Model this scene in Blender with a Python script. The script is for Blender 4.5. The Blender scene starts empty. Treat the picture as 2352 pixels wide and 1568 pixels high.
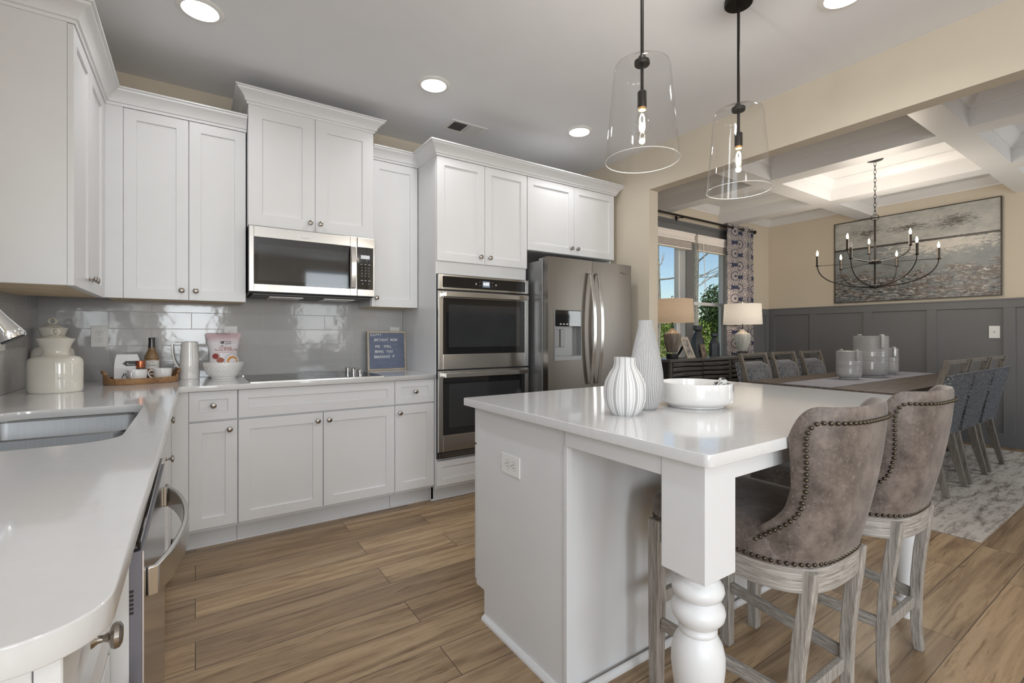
import bpy, bmesh, math, random
from mathutils import Vector, Matrix
random.seed(7)
PI = math.pi
C = bpy.context.scene.collection
S = bpy.context.scene

# ------------------------------------------------------------------ camera
CAMH, YAW = 1.1786, 0.5924
cd = bpy.data.cameras.new('camera'); cam = bpy.data.objects.new('camera', cd); C.objects.link(cam)
cam.location = (0, 0, CAMH); cam.rotation_euler = (PI/2, 0, -YAW)
cd.sensor_width = 36; cd.lens = 1083.2*36/2352
cd.shift_x = -1.8/2352; cd.shift_y = -14.3/2352; cd.clip_start = 0.02; cd.clip_end = 300
S.camera = cam
# ------------------------------------------------------------------ colour management
S.view_settings.view_transform = 'Standard'; S.view_settings.look = 'None'
S.view_settings.gamma = 1; S.view_settings.use_curve_mapping = False
S.view_settings.exposure = 0.02
S.cycles.use_denoising = True
S.cycles.max_bounces = 10; S.cycles.diffuse_bounces = 6; S.cycles.transparent_max_bounces = 16
S.cycles.sample_clamp_indirect = 6; S.cycles.caustics_reflective = False; S.cycles.caustics_refractive = False
# ------------------------------------------------------------------ sky
W = bpy.data.worlds.new('sky'); S.world = W; W.use_nodes = True
wn = W.node_tree; wn.nodes.clear()
wo = wn.nodes.new('ShaderNodeOutputWorld'); wb = wn.nodes.new('ShaderNodeBackground')
ws = wn.nodes.new('ShaderNodeTexSky')
ws.sky_type = 'NISHITA'; ws.sun_disc = False; ws.sun_elevation = math.radians(38); ws.sun_rotation = math.radians(200)
ws.air_density = 1.0; ws.dust_density = 0.3; ws.ozone_density = 2.0
wn.links.new(ws.outputs[0], wb.inputs[0]); wb.inputs[1].default_value = 0.125
wn.links.new(wb.outputs[0], wo.inputs[0])

def light(kind, name, loc, power, color=(1,1,1), rot=(0,0,0), size=None, **kw):
    ld = bpy.data.lights.new(name, kind); ld.energy = power; ld.color = color
    if kind == 'AREA':
        ld.shape = 'RECTANGLE'; ld.size, ld.size_y = size
    for k, v in kw.items(): setattr(ld, k, v)
    o = bpy.data.objects.new(name, ld); C.objects.link(o); o.location = loc; o.rotation_euler = rot
    return o
# sun over the garden (comes from behind the house, lights the trees)
light('SUN', 'garden_sun', (0, 0, 10), 3.0, (1, .95, .86), (math.radians(28), 0, math.radians(12)), angle=0.01)
# rear, sink and dining window daylight, plus two openings added for fill light
light('AREA', 'added_left_fill', (-.86, -2.1, 1.35), 84, (.87, .935, 1), (PI/2, 0, -PI/2), (2.5, 1.9))  # unseen opening in the left wall, added as the main soft source
light('AREA', 'rear_window_daylight', (-.05, -4.15, 1.7), 62, (.88, .94, 1), (PI/2, 0, 0), (.86, 1.6))
light('AREA', 'rear_window_daylight', (2.35, -4.15, 1.7), 26, (.90, .95, 1), (PI/2, 0, 0), (.86, 1.6))
light('AREA', 'added_dining_fill', (6.25, -1.21, 1.5), 26, (.93, .97, 1), (PI/2, 0, 0), (1.0, 1.5))  # unseen window, added to brighten the dining room clear of oven reflections
light('AREA', 'sink_window_daylight', (-.80, 1.35, 1.65), 3.5, (.93, .97, 1), (PI/2, 0, -PI/2), (1.1, .95))
for _x in (4.725, 5.69):
    _p = light('AREA', 'dining_window_portal', (_x, 3.90, 1.6), 1, rot=(-PI/2, 0, 0), size=(.80, 1.62)); _p.data.cycles.is_portal = True

# ------------------------------------------------------------------ materials
def nodes(name):
    m = bpy.data.materials.new(name); m.use_nodes = True; t = m.node_tree
    b = t.nodes['Principled BSDF']; return m, t, b
def N(t, kind, **kw):
    n = t.nodes.new(kind)
    for k, v in kw.items():
        if k.startswith('i_'):
            key = k[2:]; key = int(key) if key.isdigit() else key.replace('_', ' ')
            n.inputs[key].default_value = v
        else: setattr(n, k, v)
    return n
def ramp(t, stops, fac=None):
    r = t.nodes.new('ShaderNodeValToRGB'); e = r.color_ramp.elements
    while len(e) > 1: e.remove(e[0])
    e[0].position = stops[0][0]; e[0].color = (*stops[0][1], 1)
    for p, c in stops[1:]:
        x = e.new(p); x.color = (*c, 1)
    if fac is not None: t.links.new(fac, r.inputs[0])
    return r
def coords(t, scale=(1,1,1), rot=(0,0,0), kind='Object', loc=(0,0,0)):
    tc = t.nodes.new('ShaderNodeTexCoord'); mp = t.nodes.new('ShaderNodeMapping')
    mp.inputs['Scale'].default_value = scale; mp.inputs['Rotation'].default_value = rot; mp.inputs['Location'].default_value = loc
    t.links.new(tc.outputs[kind], mp.inputs[0]); return mp.outputs[0]
def bump(t, b, h, strength=.2, dist=.01):
    n = t.nodes.new('ShaderNodeBump'); n.inputs['Strength'].default_value = strength; n.inputs['Distance'].default_value = dist
    t.links.new(h, n.inputs['Height']); t.links.new(n.outputs[0], b.inputs['Normal'])
def mix(t, fac, a, c, mode='MIX'):
    n = t.nodes.new('ShaderNodeMix'); n.data_type = 'RGBA'; n.blend_type = mode
    for s, v in ((0, fac), (6, a), (7, c)):
        if isinstance(v, bpy.types.NodeSocket): t.links.new(v, n.inputs[s])
        else: n.inputs[s].default_value = v if s == 0 else (*v, 1)
    return n.outputs[2]
def MT(t, op, a, b_=None, c_=None):
    n = t.nodes.new('ShaderNodeMath'); n.operation = op
    for i, v in enumerate((a, b_, c_)):
        if v is None: continue
        if isinstance(v, bpy.types.NodeSocket): t.links.new(v, n.inputs[i])
        else: n.inputs[i].default_value = v
    return n.outputs[0]
def M(name, col, rough=.5, metal=0, var=.04, scale=6, bmp=0, bscale=60, stretch=(1,1,1), spec=.5, coat=0, emit=None, estr=0):
    m, t, b = nodes(name)
    b.inputs['Roughness'].default_value = rough; b.inputs['Metallic'].default_value = metal
    b.inputs['Specular IOR Level'].default_value = spec
    if coat: b.inputs['Coat Weight'].default_value = coat; b.inputs['Coat Roughness'].default_value = .03
    co = coords(t, stretch)
    n = N(t, 'ShaderNodeTexNoise', i_Scale=scale, i_Detail=4.0); t.links.new(co, n.inputs['Vector'])
    lo = tuple(max(0, c*(1-var)) for c in col); hi = tuple(min(1, c*(1+var)) for c in col)
    r = ramp(t, [(.3, lo), (.7, hi)], n.outputs[0]); t.links.new(r.outputs[0], b.inputs['Base Color'])
    if bmp:
        n2 = N(t, 'ShaderNodeTexNoise', i_Scale=bscale, i_Detail=3.0); t.links.new(co, n2.inputs['Vector'])
        bump(t, b, n2.outputs[0], bmp, .002)
    if emit: b.inputs['Emission Color'].default_value = (*emit, 1); b.inputs['Emission Strength'].default_value = estr
    return m
white = M('white cabinet paint', (.715, .72, .728), .32, var=.01, bmp=.03)
trimw = M('white trim paint', (.76, .76, .76), .35, var=.01)
ceilm = M('ceiling paint', (.80, .81, .83), .9, var=.01, bmp=.12, bscale=300)
beige = M('beige wall paint', (.63, .56, .455), .75, var=.012, bmp=.12, bscale=250)
graym = M('dark grey wainscot paint', (.155, .155, .160), .5, var=.02)
quartz = M('white quartz', (.665, .665, .667), .1, var=.015, scale=40, coat=.3)
steel = M('brushed stainless', (.56, .54, .515), .27, 1, var=.06, scale=5, stretch=(1, 1, 60))
steelh = M('brushed stainless grain across', (.60, .585, .56), .22, 1, var=.05, scale=5, stretch=(60, 1, 1))
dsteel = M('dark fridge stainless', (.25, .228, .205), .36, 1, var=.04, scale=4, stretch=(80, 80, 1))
chrome = M('chrome', (.78, .78, .78), .08, 1, var=.01)
nickel = M('satin nickel', (.36, .33, .295), .24, 1, var=.03)
blackg = M('black appliance glass', (.012, .012, .013), .04, 0, var=.1, coat=.6)
ovenw = M('oven window glass', (.03, .032, .034), .05, 0, var=.1, coat=.5)
blackp = M('black plastic', (.02, .02, .022), .4)
iron = M('dark bronze metal', (.035, .03, .027), .38, .8, var=.1)
ceramic = M('glossy white ceramic', (.80, .79, .77), .07, var=.01, coat=.5)
ivory = M('ivory glazed stoneware', (.72, .69, .62), .1, var=.02, coat=.4)
plastic = M('white plastic plate', (.80, .80, .78), .35, var=.005)
darkslot = M('dark slot', (.02, .02, .02), .6)
paper = M('white paper bag', (.74, .74, .75), .6, bmp=.2, bscale=14)
copper = M('copper lid', (.55, .2, .1), .3, .9)
cork = M('unfinished cabinet underside', (.62, .50, .34), .6, var=.12, scale=12)
warmglow = M('glowing lamp diffuser', (1, 1, 1), .5, emit=(1, .97, .92), estr=9)
bulbm = M('glowing filament bulb', (1, .95, .85), .2, emit=(1, .86, .62), estr=38)
candleglow = M('glowing candle bulb', (1, .9, .75), .2, emit=(1, .72, .40), estr=42)
felt = None

def m_glass(name, rough=0, tint=(1,1,1), ior=1.45):
    m = bpy.data.materials.new(name); m.use_nodes = True; t = m.node_tree; t.nodes.clear()
    o = t.nodes.new('ShaderNodeOutputMaterial'); lw = t.nodes.new('ShaderNodeLayerWeight'); lw.inputs[0].default_value = .5
    f = t.nodes.new('ShaderNodeMath'); f.operation = 'MULTIPLY_ADD'; pw = t.nodes.new('ShaderNodeMath'); pw.operation = 'POWER'; pw.inputs[1].default_value = 5
    t.links.new(lw.outputs['Facing'], pw.inputs[0]); t.links.new(pw.outputs[0], f.inputs[0]); f.inputs[1].default_value = .96; f.inputs[2].default_value = .04
    tr = t.nodes.new('ShaderNodeBsdfTransparent'); tr.inputs[0].default_value = (*tint, 1)
    g = t.nodes.new('ShaderNodeBsdfGlossy'); g.inputs['Roughness'].default_value = rough
    mx = t.nodes.new('ShaderNodeMixShader')
    t.links.new(f.outputs[0], mx.inputs[0]); t.links.new(tr.outputs[0], mx.inputs[1]); t.links.new(g.outputs[0], mx.inputs[2]); t.links.new(mx.outputs[0], o.inputs[0])
    return m
glass = m_glass('clear glass', .0, (.985, .985, .985)); pane_g = m_glass('window glass', 0, (.97, .985, .98))

def m_floor():
    m, t, b = nodes('wood plank floor')
    co = coords(t)
    br = N(t, 'ShaderNodeTexBrick', offset=.37, offset_frequency=2, squash=1, squash_frequency=1)
    for k, v in (('Scale', 1), ('Mortar Size', .0016), ('Mortar Smooth', 0), ('Bias', 0), ('Brick Width', 1.22), ('Row Height', .182)): br.inputs[k].default_value = v
    br.inputs['Color1'].default_value = (.0, .0, .0, 1); br.inputs['Color2'].default_value = (1, 1, 1, 1); br.inputs['Mortar'].default_value = (.5, .5, .5, 1)
    t.links.new(co, br.inputs['Vector'])
    # grain: long noise, shifted per plank
    sx = t.nodes.new('ShaderNodeSeparateXYZ'); t.links.new(co, sx.inputs[0])
    row = MT(t, 'FLOOR', MT(t, 'DIVIDE', sx.outputs[1], .182))
    cx = t.nodes.new('ShaderNodeCombineXYZ')
    t.links.new(MT(t, 'ADD', MT(t, 'MULTIPLY', sx.outputs[0], 1.3), MT(t, 'MULTIPLY', row, 7.31)), cx.inputs[0])
    t.links.new(MT(t, 'MULTIPLY', sx.outputs[1], 17), cx.inputs[1])
    t.links.new(MT(t, 'MULTIPLY', br.outputs[0], 5.0), cx.inputs[2])
    g = N(t, 'ShaderNodeTexNoise', i_Scale=1.0, i_Detail=7.0, i_Roughness=.62, i_Distortion=.9); t.links.new(cx.outputs[0], g.inputs['Vector'])
    col = ramp(t, [(.28, (.15, .09, .048)), (.42, (.28, .19, .110)), (.56, (.40, .285, .170)), (.75, (.47, .35, .225))], g.outputs[0])
    tone = ramp(t, [(0, (.74, .73, .73)), (.5, (.95, .94, .93)), (1, (1.12, 1.10, 1.06))], br.outputs[0])
    c1 = mix(t, 1.0, col.outputs[0], tone.outputs[0], 'MULTIPLY')
    # fine dark streaks
    g2 = N(t, 'ShaderNodeTexNoise', i_Scale=2.2, i_Detail=6.0, i_Roughness=.7, i_Distortion=1.6); t.links.new(cx.outputs[0], g2.inputs['Vector'])
    st = ramp(t, [(.56, (1, 1, 1)), (.68, (.50, .43, .36))], g2.outputs[0])
    c2 = mix(t, 1.0, c1, st.outputs[0], 'MULTIPLY')
    c3 = mix(t, br.outputs['Fac'], c2, (.07, .045, .03))
    t.links.new(c3, b.inputs['Base Color']); b.inputs['Roughness'].default_value = .36
    bump(t, b, g.outputs[0], .12, .002)
    return m
floorm = m_floor()

def m_tile(axis):
    m, t, b = nodes('glazed grey subway tile')
    co = coords(t)
    sx = t.nodes.new('ShaderNodeSeparateXYZ'); t.links.new(co, sx.inputs[0])
    cx = t.nodes.new('ShaderNodeCombineXYZ')
    t.links.new(sx.outputs[axis], cx.inputs[0]); t.links.new(sx.outputs[2], cx.inputs[1])
    mp = t.nodes.new('ShaderNodeMapping'); mp.inputs['Location'].default_value = (.02, -.908, 0); t.links.new(cx.outputs[0], mp.inputs[0])
    br = N(t, 'ShaderNodeTexBrick', offset=.5, offset_frequency=2, squash=1, squash_frequency=1)
    for k, v in (('Scale', 1), ('Mortar Size', .0018), ('Mortar Smooth', .2), ('Bias', 0), ('Brick Width', .406), ('Row Height', .1035)): br.inputs[k].default_value = v
    br.inputs['Color1'].default_value = (.43, .43, .435, 1); br.inputs['Color2'].default_value = (.49, .49, .495, 1); br.inputs['Mortar'].default_value = (.50, .49, .48, 1)
    t.links.new(mp.outputs[0], br.inputs['Vector']); t.links.new(br.outputs[0], b.inputs['Base Color'])
    rr = MT(t, 'ADD', MT(t, 'MULTIPLY', br.outputs['Fac'], .5), .09); t.links.new(rr, b.inputs['Roughness'])
    n = N(t, 'ShaderNodeTexNoise', i_Scale=11.0, i_Detail=2.0); t.links.new(co, n.inputs['Vector'])
    h = MT(t, 'SUBTRACT', MT(t, 'MULTIPLY', n.outputs[0], .6), MT(t, 'MULTIPLY', br.outputs['Fac'], .5))
    bump(t, b, h, .35, .006)
    return m
tile_x, tile_y = m_tile(0), m_tile(1)

def m_wood(name, dark, light_, stretch=(3, 3, .35), scale=8, rough=.55):
    m, t, b = nodes(name)
    co = coords(t, stretch)
    n = N(t, 'ShaderNodeTexNoise', i_Scale=scale, i_Detail=6.0, i_Roughness=.65, i_Distortion=.5); t.links.new(co, n.inputs['Vector'])
    r = ramp(t, [(.3, dark), (.7, light_)], n.outputs[0]); t.links.new(r.outputs[0], b.inputs['Base Color'])
    b.inputs['Roughness'].default_value = rough; bump(t, b, n.outputs[0], .35, .003)
    return m
stoolwood = m_wood('whitewashed grey oak', (.15, .13, .11), (.50, .47, .43), (34, 34, 1.6), 6)
railwood = m_wood('whitewashed grey oak rail', (.15, .13, .11), (.50, .47, .43), (2.2, 2.2, 40), 6)
stretchwood = m_wood('whitewashed grey oak stretcher', (.15, .13, .11), (.46, .43, .39), (34, 1.6, 34), 6)
chairwood = m_wood('weathered brown-grey wood', (.10, .085, .07), (.22, .195, .165), (6, 6, 1), 8)
tablewood = m_wood('dark weathered table wood', (.055, .042, .034), (.15, .12, .10), (.7, 6, 6), 6, .45)
buffetwood = m_wood('dark grey driftwood', (.035, .032, .03), (.12, .11, .10), (.8, 6, 6), 8)
acacia = m_wood('striped acacia wood', (.14, .065, .028), (.45, .25, .11), (1.5, 14, 5), 4)

def m_leather():
    m, t, b = nodes('distressed taupe leather')
    co = coords(t)
    n = N(t, 'ShaderNodeTexNoise', i_Scale=13.0, i_Detail=8.0, i_Roughness=.75); t.links.new(co, n.inputs['Vector'])
    r = ramp(t, [(.34, (.052, .038, .031)), (.5, (.118, .091, .077)), (.68, (.21, .17, .147))], n.outputs[0])
    n2 = N(t, 'ShaderNodeTexNoise', i_Scale=48.0, i_Detail=7.0, i_Roughness=.85, i_Distortion=1.4); t.links.new(co, n2.inputs['Vector'])
    r2 = ramp(t, [(.54, (0, 0, 0)), (.63, (.6, .6, .6))], n2.outputs[0])
    c = mix(t, r2.outputs[0], r.outputs[0], (.27, .225, .195)); t.links.new(c, b.inputs['Base Color'])
    b.inputs['Roughness'].default_value = .52
    b.inputs['Sheen Weight'].default_value = .25
    bump(t, b, n2.outputs[0], .15, .002)
    return m
leather = m_leather()

def m_fabric(name, c1, c2, scale=48, vor=True):
    m, t, b = nodes(name)
    co = coords(t)
    if vor:
        v = N(t, 'ShaderNodeTexVoronoi', feature='DISTANCE_TO_EDGE', i_Scale=scale); t.links.new(co, v.inputs['Vector'])
        r = ramp(t, [(.04, c1), (.22, c2)], v.outputs['Distance']); h = v.outputs['Distance']
        n = N(t, 'ShaderNodeTexNoise', i_Scale=5.0, i_Detail=5.0); t.links.new(co, n.inputs['Vector'])
        r2 = ramp(t, [(.4, (.6, .6, .62)), (.6, (1, 1, 1))], n.outputs[0])
        c = mix(t, 1.0, r.outputs[0], r2.outputs[0], 'MULTIPLY')
    else:
        v = N(t, 'ShaderNodeTexNoise', i_Scale=scale, i_Detail=4.0); t.links.new(co, v.inputs['Vector']); h = v.outputs[0]
        c = ramp(t, [(.35, c1), (.65, c2)], h).outputs[0]
    t.links.new(c, b.inputs['Base Color']); b.inputs['Roughness'].default_value = .85; b.inputs['Sheen Weight'].default_value = .3 if vor else .04
    bump(t, b, h, .4, .002)
    return m
chairfab = m_fabric('grey snakeskin weave fabric', (.05, .055, .065), (.27, .28, .30))
chairback = m_fabric('blue-grey chenille', (.028, .031, .038), (.125, .134, .150), 60, False)
linen = m_fabric('linen runner', (.24, .24, .27), (.33, .33, .37), 220, False)

def m_shade(name, col):
    m, t, b = nodes(name)
    co = coords(t, (8, 8, 300)); n = N(t, 'ShaderNodeTexNoise', i_Scale=1.0, i_Detail=2.0); t.links.new(co, n.inputs['Vector'])
    r = ramp(t, [(.3, tuple(c*.9 for c in col)), (.7, col)], n.outputs[0]); t.links.new(r.outputs[0], b.inputs['Base Color'])
    b.inputs['Roughness'].default_value = .9
    tl = t.nodes.new('ShaderNodeBsdfTranslucent'); t.links.new(r.outputs[0], tl.inputs[0])
    mx = t.nodes.new('ShaderNodeMixShader'); mx.inputs[0].default_value = .35
    out = [x for x in t.nodes if x.type == 'OUTPUT_MATERIAL'][0]
    t.links.new(b.outputs[0], mx.inputs[1]); t.links.new(tl.outputs[0], mx.inputs[2]); t.links.new(mx.outputs[0], out.inputs[0])
    return m
shade_w = m_shade('white linen lampshade', (.78, .76, .73)); shade_t = m_shade('oatmeal linen lampshade', (.50, .41, .32))

def m_rug():
    m, t, b = nodes('distressed grey rug')
    co = coords(t, (1.1, 5.0, 1))
    n = N(t, 'ShaderNodeTexNoise', i_Scale=3.4, i_Detail=9.0, i_Roughness=.80, i_Distortion=.15); t.links.new(co, n.inputs['Vector'])
    r = ramp(t, [(.34, (.10, .08, .065)), (.44, (.30, .27, .24)), (.52, (.50, .47, .43)), (.75, (.58, .55, .51))], n.outputs[0])
    t.links.new(r.outputs[0], b.inputs['Base Color']); b.inputs['Roughness'].default_value = .95
    bump(t, b, n.outputs[0], .3, .004)
    return m
rugm = m_rug()

def m_curtain():
    m, t, b = nodes('navy curtain with cream burst print')
    tc = t.nodes.new('ShaderNodeUVMap'); sx = t.nodes.new('ShaderNodeSeparateXYZ'); t.links.new(tc.outputs[0], sx.inputs[0])
    _n = N(t, 'ShaderNodeTexNoise', i_Scale=26.0, i_Detail=2.0); t.links.new(tc.outputs[0], _n.inputs['Vector']); nz = MT(t, 'SUBTRACT', _n.outputs[0], .5)
    def layer(ox, oy):
        u = MT(t, 'ADD', MT(t, 'DIVIDE', sx.outputs[0], .36), ox); v = MT(t, 'ADD', MT(t, 'DIVIDE', sx.outputs[1], .30), oy)
        fu = MT(t, 'MULTIPLY', MT(t, 'SUBTRACT', MT(t, 'FRACT', u), .5), .36); fv = MT(t, 'MULTIPLY', MT(t, 'SUBTRACT', MT(t, 'FRACT', v), .5), .30)
        r = MT(t, 'SQRT', MT(t, 'ADD', MT(t, 'POWER', fu, 2.0), MT(t, 'POWER', fv, 2.0)))
        a = MT(t, 'ADD', MT(t, 'ARCTAN2', fv, fu), MT(t, 'MULTIPLY', nz, .22))
        sp = MT(t, 'GREATER_THAN', MT(t, 'SINE', MT(t, 'MULTIPLY', a, 34.0)), .08)
        ring = MT(t, 'GREATER_THAN', MT(t, 'ABSOLUTE', MT(t, 'SUBTRACT', MT(t, 'ADD', r, MT(t, 'MULTIPLY', nz, .02)), .058)), .005)
        ins = MT(t, 'MULTIPLY', MT(t, 'LESS_THAN', r, .128), MT(t, 'GREATER_THAN', r, .016))
        return MT(t, 'MULTIPLY', MT(t, 'MULTIPLY', sp, ring), ins)
    k = MT(t, 'MAXIMUM', layer(0, 0), layer(.5, .5))
    c = mix(t, k, (.030, .035, .075), (.60, .54, .48)); t.links.new(c, b.inputs['Base Color']); b.inputs['Roughness'].default_value = .85
    return m
curtainm = m_curtain()

def m_painting():
    m, t, b = nodes('abstract seascape paint')
    tc = t.nodes.new('ShaderNodeTexCoord'); sx = t.nodes.new('ShaderNodeSeparateXYZ'); t.links.new(tc.outputs['UV'], sx.inputs[0])
    x, y = sx.outputs[0], sx.outputs[1]
    mp = t.nodes.new('ShaderNodeMapping'); mp.inputs['Scale'].default_value = (5, 7, 1); t.links.new(tc.outputs['UV'], mp.inputs[0])
    n = N(t, 'ShaderNodeTexNoise', i_Scale=1.2, i_Detail=10.0, i_Roughness=.75); t.links.new(mp.outputs[0], n.inputs['Vector'])
    mp2 = t.nodes.new('ShaderNodeMapping'); mp2.inputs['Scale'].default_value = (14, 34, 1); t.links.new(tc.outputs['UV'], mp2.inputs[0])
    n2 = N(t, 'ShaderNodeTexNoise', i_Scale=1.6, i_Detail=8.0, i_Roughness=.8, i_Distortion=1.2); t.links.new(mp2.outputs[0], n2.inputs['Vector'])
    sky = ramp(t, [(.35, (.30, .31, .30)), (.6, (.50, .49, .45))], n.outputs[0]).outputs[0]
    # dark clouds around two spots
    def blob(cx_, cy, rx, ry):
        d = MT(t, 'SQRT', MT(t, 'ADD', MT(t, 'POWER', MT(t, 'DIVIDE', MT(t, 'SUBTRACT', x, cx_), rx), 2.0), MT(t, 'POWER', MT(t, 'DIVIDE', MT(t, 'SUBTRACT', y, cy), ry), 2.0)))
        return MT(t, 'SUBTRACT', 1.0, d)
    cl = MT(t, 'MAXIMUM', blob(.76, .83, .16, .10), MT(t, 'MAXIMUM', blob(.22, .84, .12, .07), blob(.5, .83, .2, .05)))
    cm = ramp(t, [(.56, (0, 0, 0)), (.64, (.85, .85, .85))], MT(t, 'ADD', MT(t, 'MULTIPLY', MT(t, 'MAXIMUM', cl, -.5), .17), n2.outputs[0])).outputs[0]
    sky2 = mix(t, cm, sky, (.06, .05, .045))
    sea = ramp(t, [(.35, (.16, .18, .185)), (.6, (.27, .29, .29))], n.outputs[0]).outputs[0]
    foamf = MT(t, 'ADD', MT(t, 'MULTIPLY', blob(.72, .60, .5, .16), .22), n2.outputs[0])
    foam = ramp(t, [(.585, (0, 0, 0)), (.625, (1, 1, 1))], foamf).outputs[0]
    sea2 = mix(t, foam, sea, (.62, .58, .52))
    rock = ramp(t, [(.40, (.012, .011, .012)), (.455, (.09, .09, .095)), (.49, (.24, .15, .085)), (.52, (.10, .10, .105)), (.55, (.22, .22, .22)), (.60, (.68, .66, .62))], n2.outputs[0]).outputs[0]
    grey = ramp(t, [(.40, (.015, .016, .018)), (.47, (.10, .11, .115)), (.52, (.22, .235, .24)), (.56, (.12, .13, .135)), (.61, (.62, .61, .58))], n2.outputs[0]).outputs[0]
    bk = ramp(t, [(.47, (0, 0, 0)), (.55, (1, 1, 1))], n.outputs[0]).outputs[0]
    rock = mix(t, bk, grey, rock)
    shore = MT(t, 'ADD', MT(t, 'SUBTRACT', .34, y), MT(t, 'ADD', MT(t, 'MULTIPLY', MT(t, 'SUBTRACT', n.outputs[0], .5), .55), MT(t, 'MULTIPLY', MT(t, 'ABSOLUTE', MT(t, 'SUBTRACT', x, .42)), .12)))
    rk = ramp(t, [(.0, (0, 0, 0)), (.07, (1, 1, 1))], shore).outputs[0]
    low = mix(t, rk, sea2, rock)
    hz = MT(t, 'GREATER_THAN', y, MT(t, 'ADD', .655, MT(t, 'MULTIPLY', x, -.0)))
    c = mix(t, hz, low, sky2)
    ln = MT(t, 'LESS_THAN', MT(t, 'ABSOLUTE', MT(t, 'SUBTRACT', y, MT(t, 'ADD', .645, MT(t, 'MULTIPLY', n2.outputs[0], .02)))), .012)
    c = mix(t, ln, c, (.06, .055, .05))
    t.links.new(c, b.inputs['Base Color']); b.inputs['Roughness'].default_value = .25
    bump(t, b, n2.outputs[0], .35, .004)
    return m
paintm = m_painting()

# ------------------------------------------------------------------ mesh helpers
def finish(o, bevel=0, seg=2, smooth=True):
    if bevel:
        md = o.modifiers.new('bevel', 'BEVEL'); md.width = bevel; md.segments = seg; md.limit_method = 'ANGLE'; md.angle_limit = .7
    return o
def mk(name, bm, mat, parent=None, bevel=0, seg=2, ang=35, recalc=True):
    if recalc: bmesh.ops.recalc_face_normals(bm, faces=bm.faces)
    if ang is not None:
        for f in bm.faces: f.smooth = True
        for e in bm.edges:
            if len(e.link_faces) != 2 or e.calc_face_angle(0) > math.radians(ang): e.smooth = False
    me = bpy.data.meshes.new(name); bm.to_mesh(me); bm.free()
    mats = mat if isinstance(mat, (list, tuple)) else [mat]
    for m in mats: me.materials.append(m)
    o = bpy.data.objects.new(name, me); C.objects.link(o)
    if parent: o.parent = parent
    return finish(o, bevel, seg)
def tagit(o, label=None, cat=None, group=None, kind=None):
    if label: o['label'] = label
    if cat: o['category'] = cat
    if group: o['group'] = group
    if kind: o['kind'] = kind
    return o
def thing(name, label, cat, loc=(0,0,0), rz=0, group=None):
    o = bpy.data.objects.new(name, None); C.objects.link(o); o.location = loc; o.rotation_euler = (0, 0, rz)
    o.empty_display_size = .05
    return tagit(o, label, cat, group)
def struct(o): o['kind'] = 'structure'; return o
def copy_tree(o, parent=None):
    c = o.copy(); C.objects.link(c)
    if parent: c.parent = parent
    for ch in list(o.children): copy_tree(ch, c)
    return c
def again(o, loc=None, rz=None, label=None):
    c = copy_tree(o)
    if loc is not None: c.location = loc
    if rz is not None: c.rotation_euler = (0, 0, rz)
    if label: c['label'] = label
    return c
def NB(): return bmesh.new()
def abox(bm, x0, x1, y0, y1, z0, z1, mi=0, mat=None):
    vs = [bm.verts.new(p) for p in ((x0,y0,z0),(x1,y0,z0),(x1,y1,z0),(x0,y1,z0),(x0,y0,z1),(x1,y0,z1),(x1,y1,z1),(x0,y1,z1))]
    if mat is not None:
        for v in vs: v.co = mat @ v.co
    fs = []
    for q in ((0,3,2,1),(4,5,6,7),(0,1,5,4),(1,2,6,5),(2,3,7,6),(3,0,4,7)):
        f = bm.faces.new([vs[i] for i in q]); f.material_index = mi; fs.append(f)
    return fs
def box(name, x0, x1, y0, y1, z0, z1, mat, parent=None, bevel=0):
    bm = NB(); abox(bm, x0, x1, y0, y1, z0, z1); return mk(name, bm, mat, parent, bevel, ang=None)
def alathe(bm, prof, cx=0, cy=0, n=40, mi=0, sx=1, sy=1, mat=None, rfun=None):
    rings = []
    for (r, z) in prof:
        if r < 1e-5:
            v = bm.verts.new((cx, cy, z)); rings.append([v])
        else:
            ring = []
            for i in range(n):
                a = 2*PI*i/n; rr = r*(rfun(a, z) if rfun else 1)
                ring.append(bm.verts.new((cx+rr*math.cos(a)*sx, cy+rr*math.sin(a)*sy, z)))
            rings.append(ring)
    if mat is not None:
        for rg in rings:
            for v in rg: v.co = mat @ v.co
    for A, B in zip(rings, rings[1:]):
        for i in range(n):
            j = (i+1) % n
            if len(A) == 1 and len(B) == 1: continue
            if len(A) == 1: f = bm.faces.new((A[0], B[j], B[i]))
            elif len(B) == 1: f = bm.faces.new((A[i], A[j], B[0]))
            else: f = bm.faces.new((A[i], A[j], B[j], B[i]))
            f.material_index = mi
    for rg, first in ((rings[0], True), (rings[-1], False)):
        if len(rg) > 1:
            f = bm.faces.new(rg if not first else rg[::-1]); f.material_index = mi
def lathe(name, prof, mat, parent=None, cx=0, cy=0, n=40, sx=1, sy=1, m4=None, rfun=None, ang=35, closed=True):
    bm = NB(); alathe(bm, prof, cx, cy, n, 0, sx, sy, m4, rfun)
    if not closed:
        big = [f for f in bm.faces if len(f.verts) > 4]
        bmesh.ops.delete(bm, geom=big, context='FACES')
    return mk(name, bm, mat, parent, ang=ang)
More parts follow.
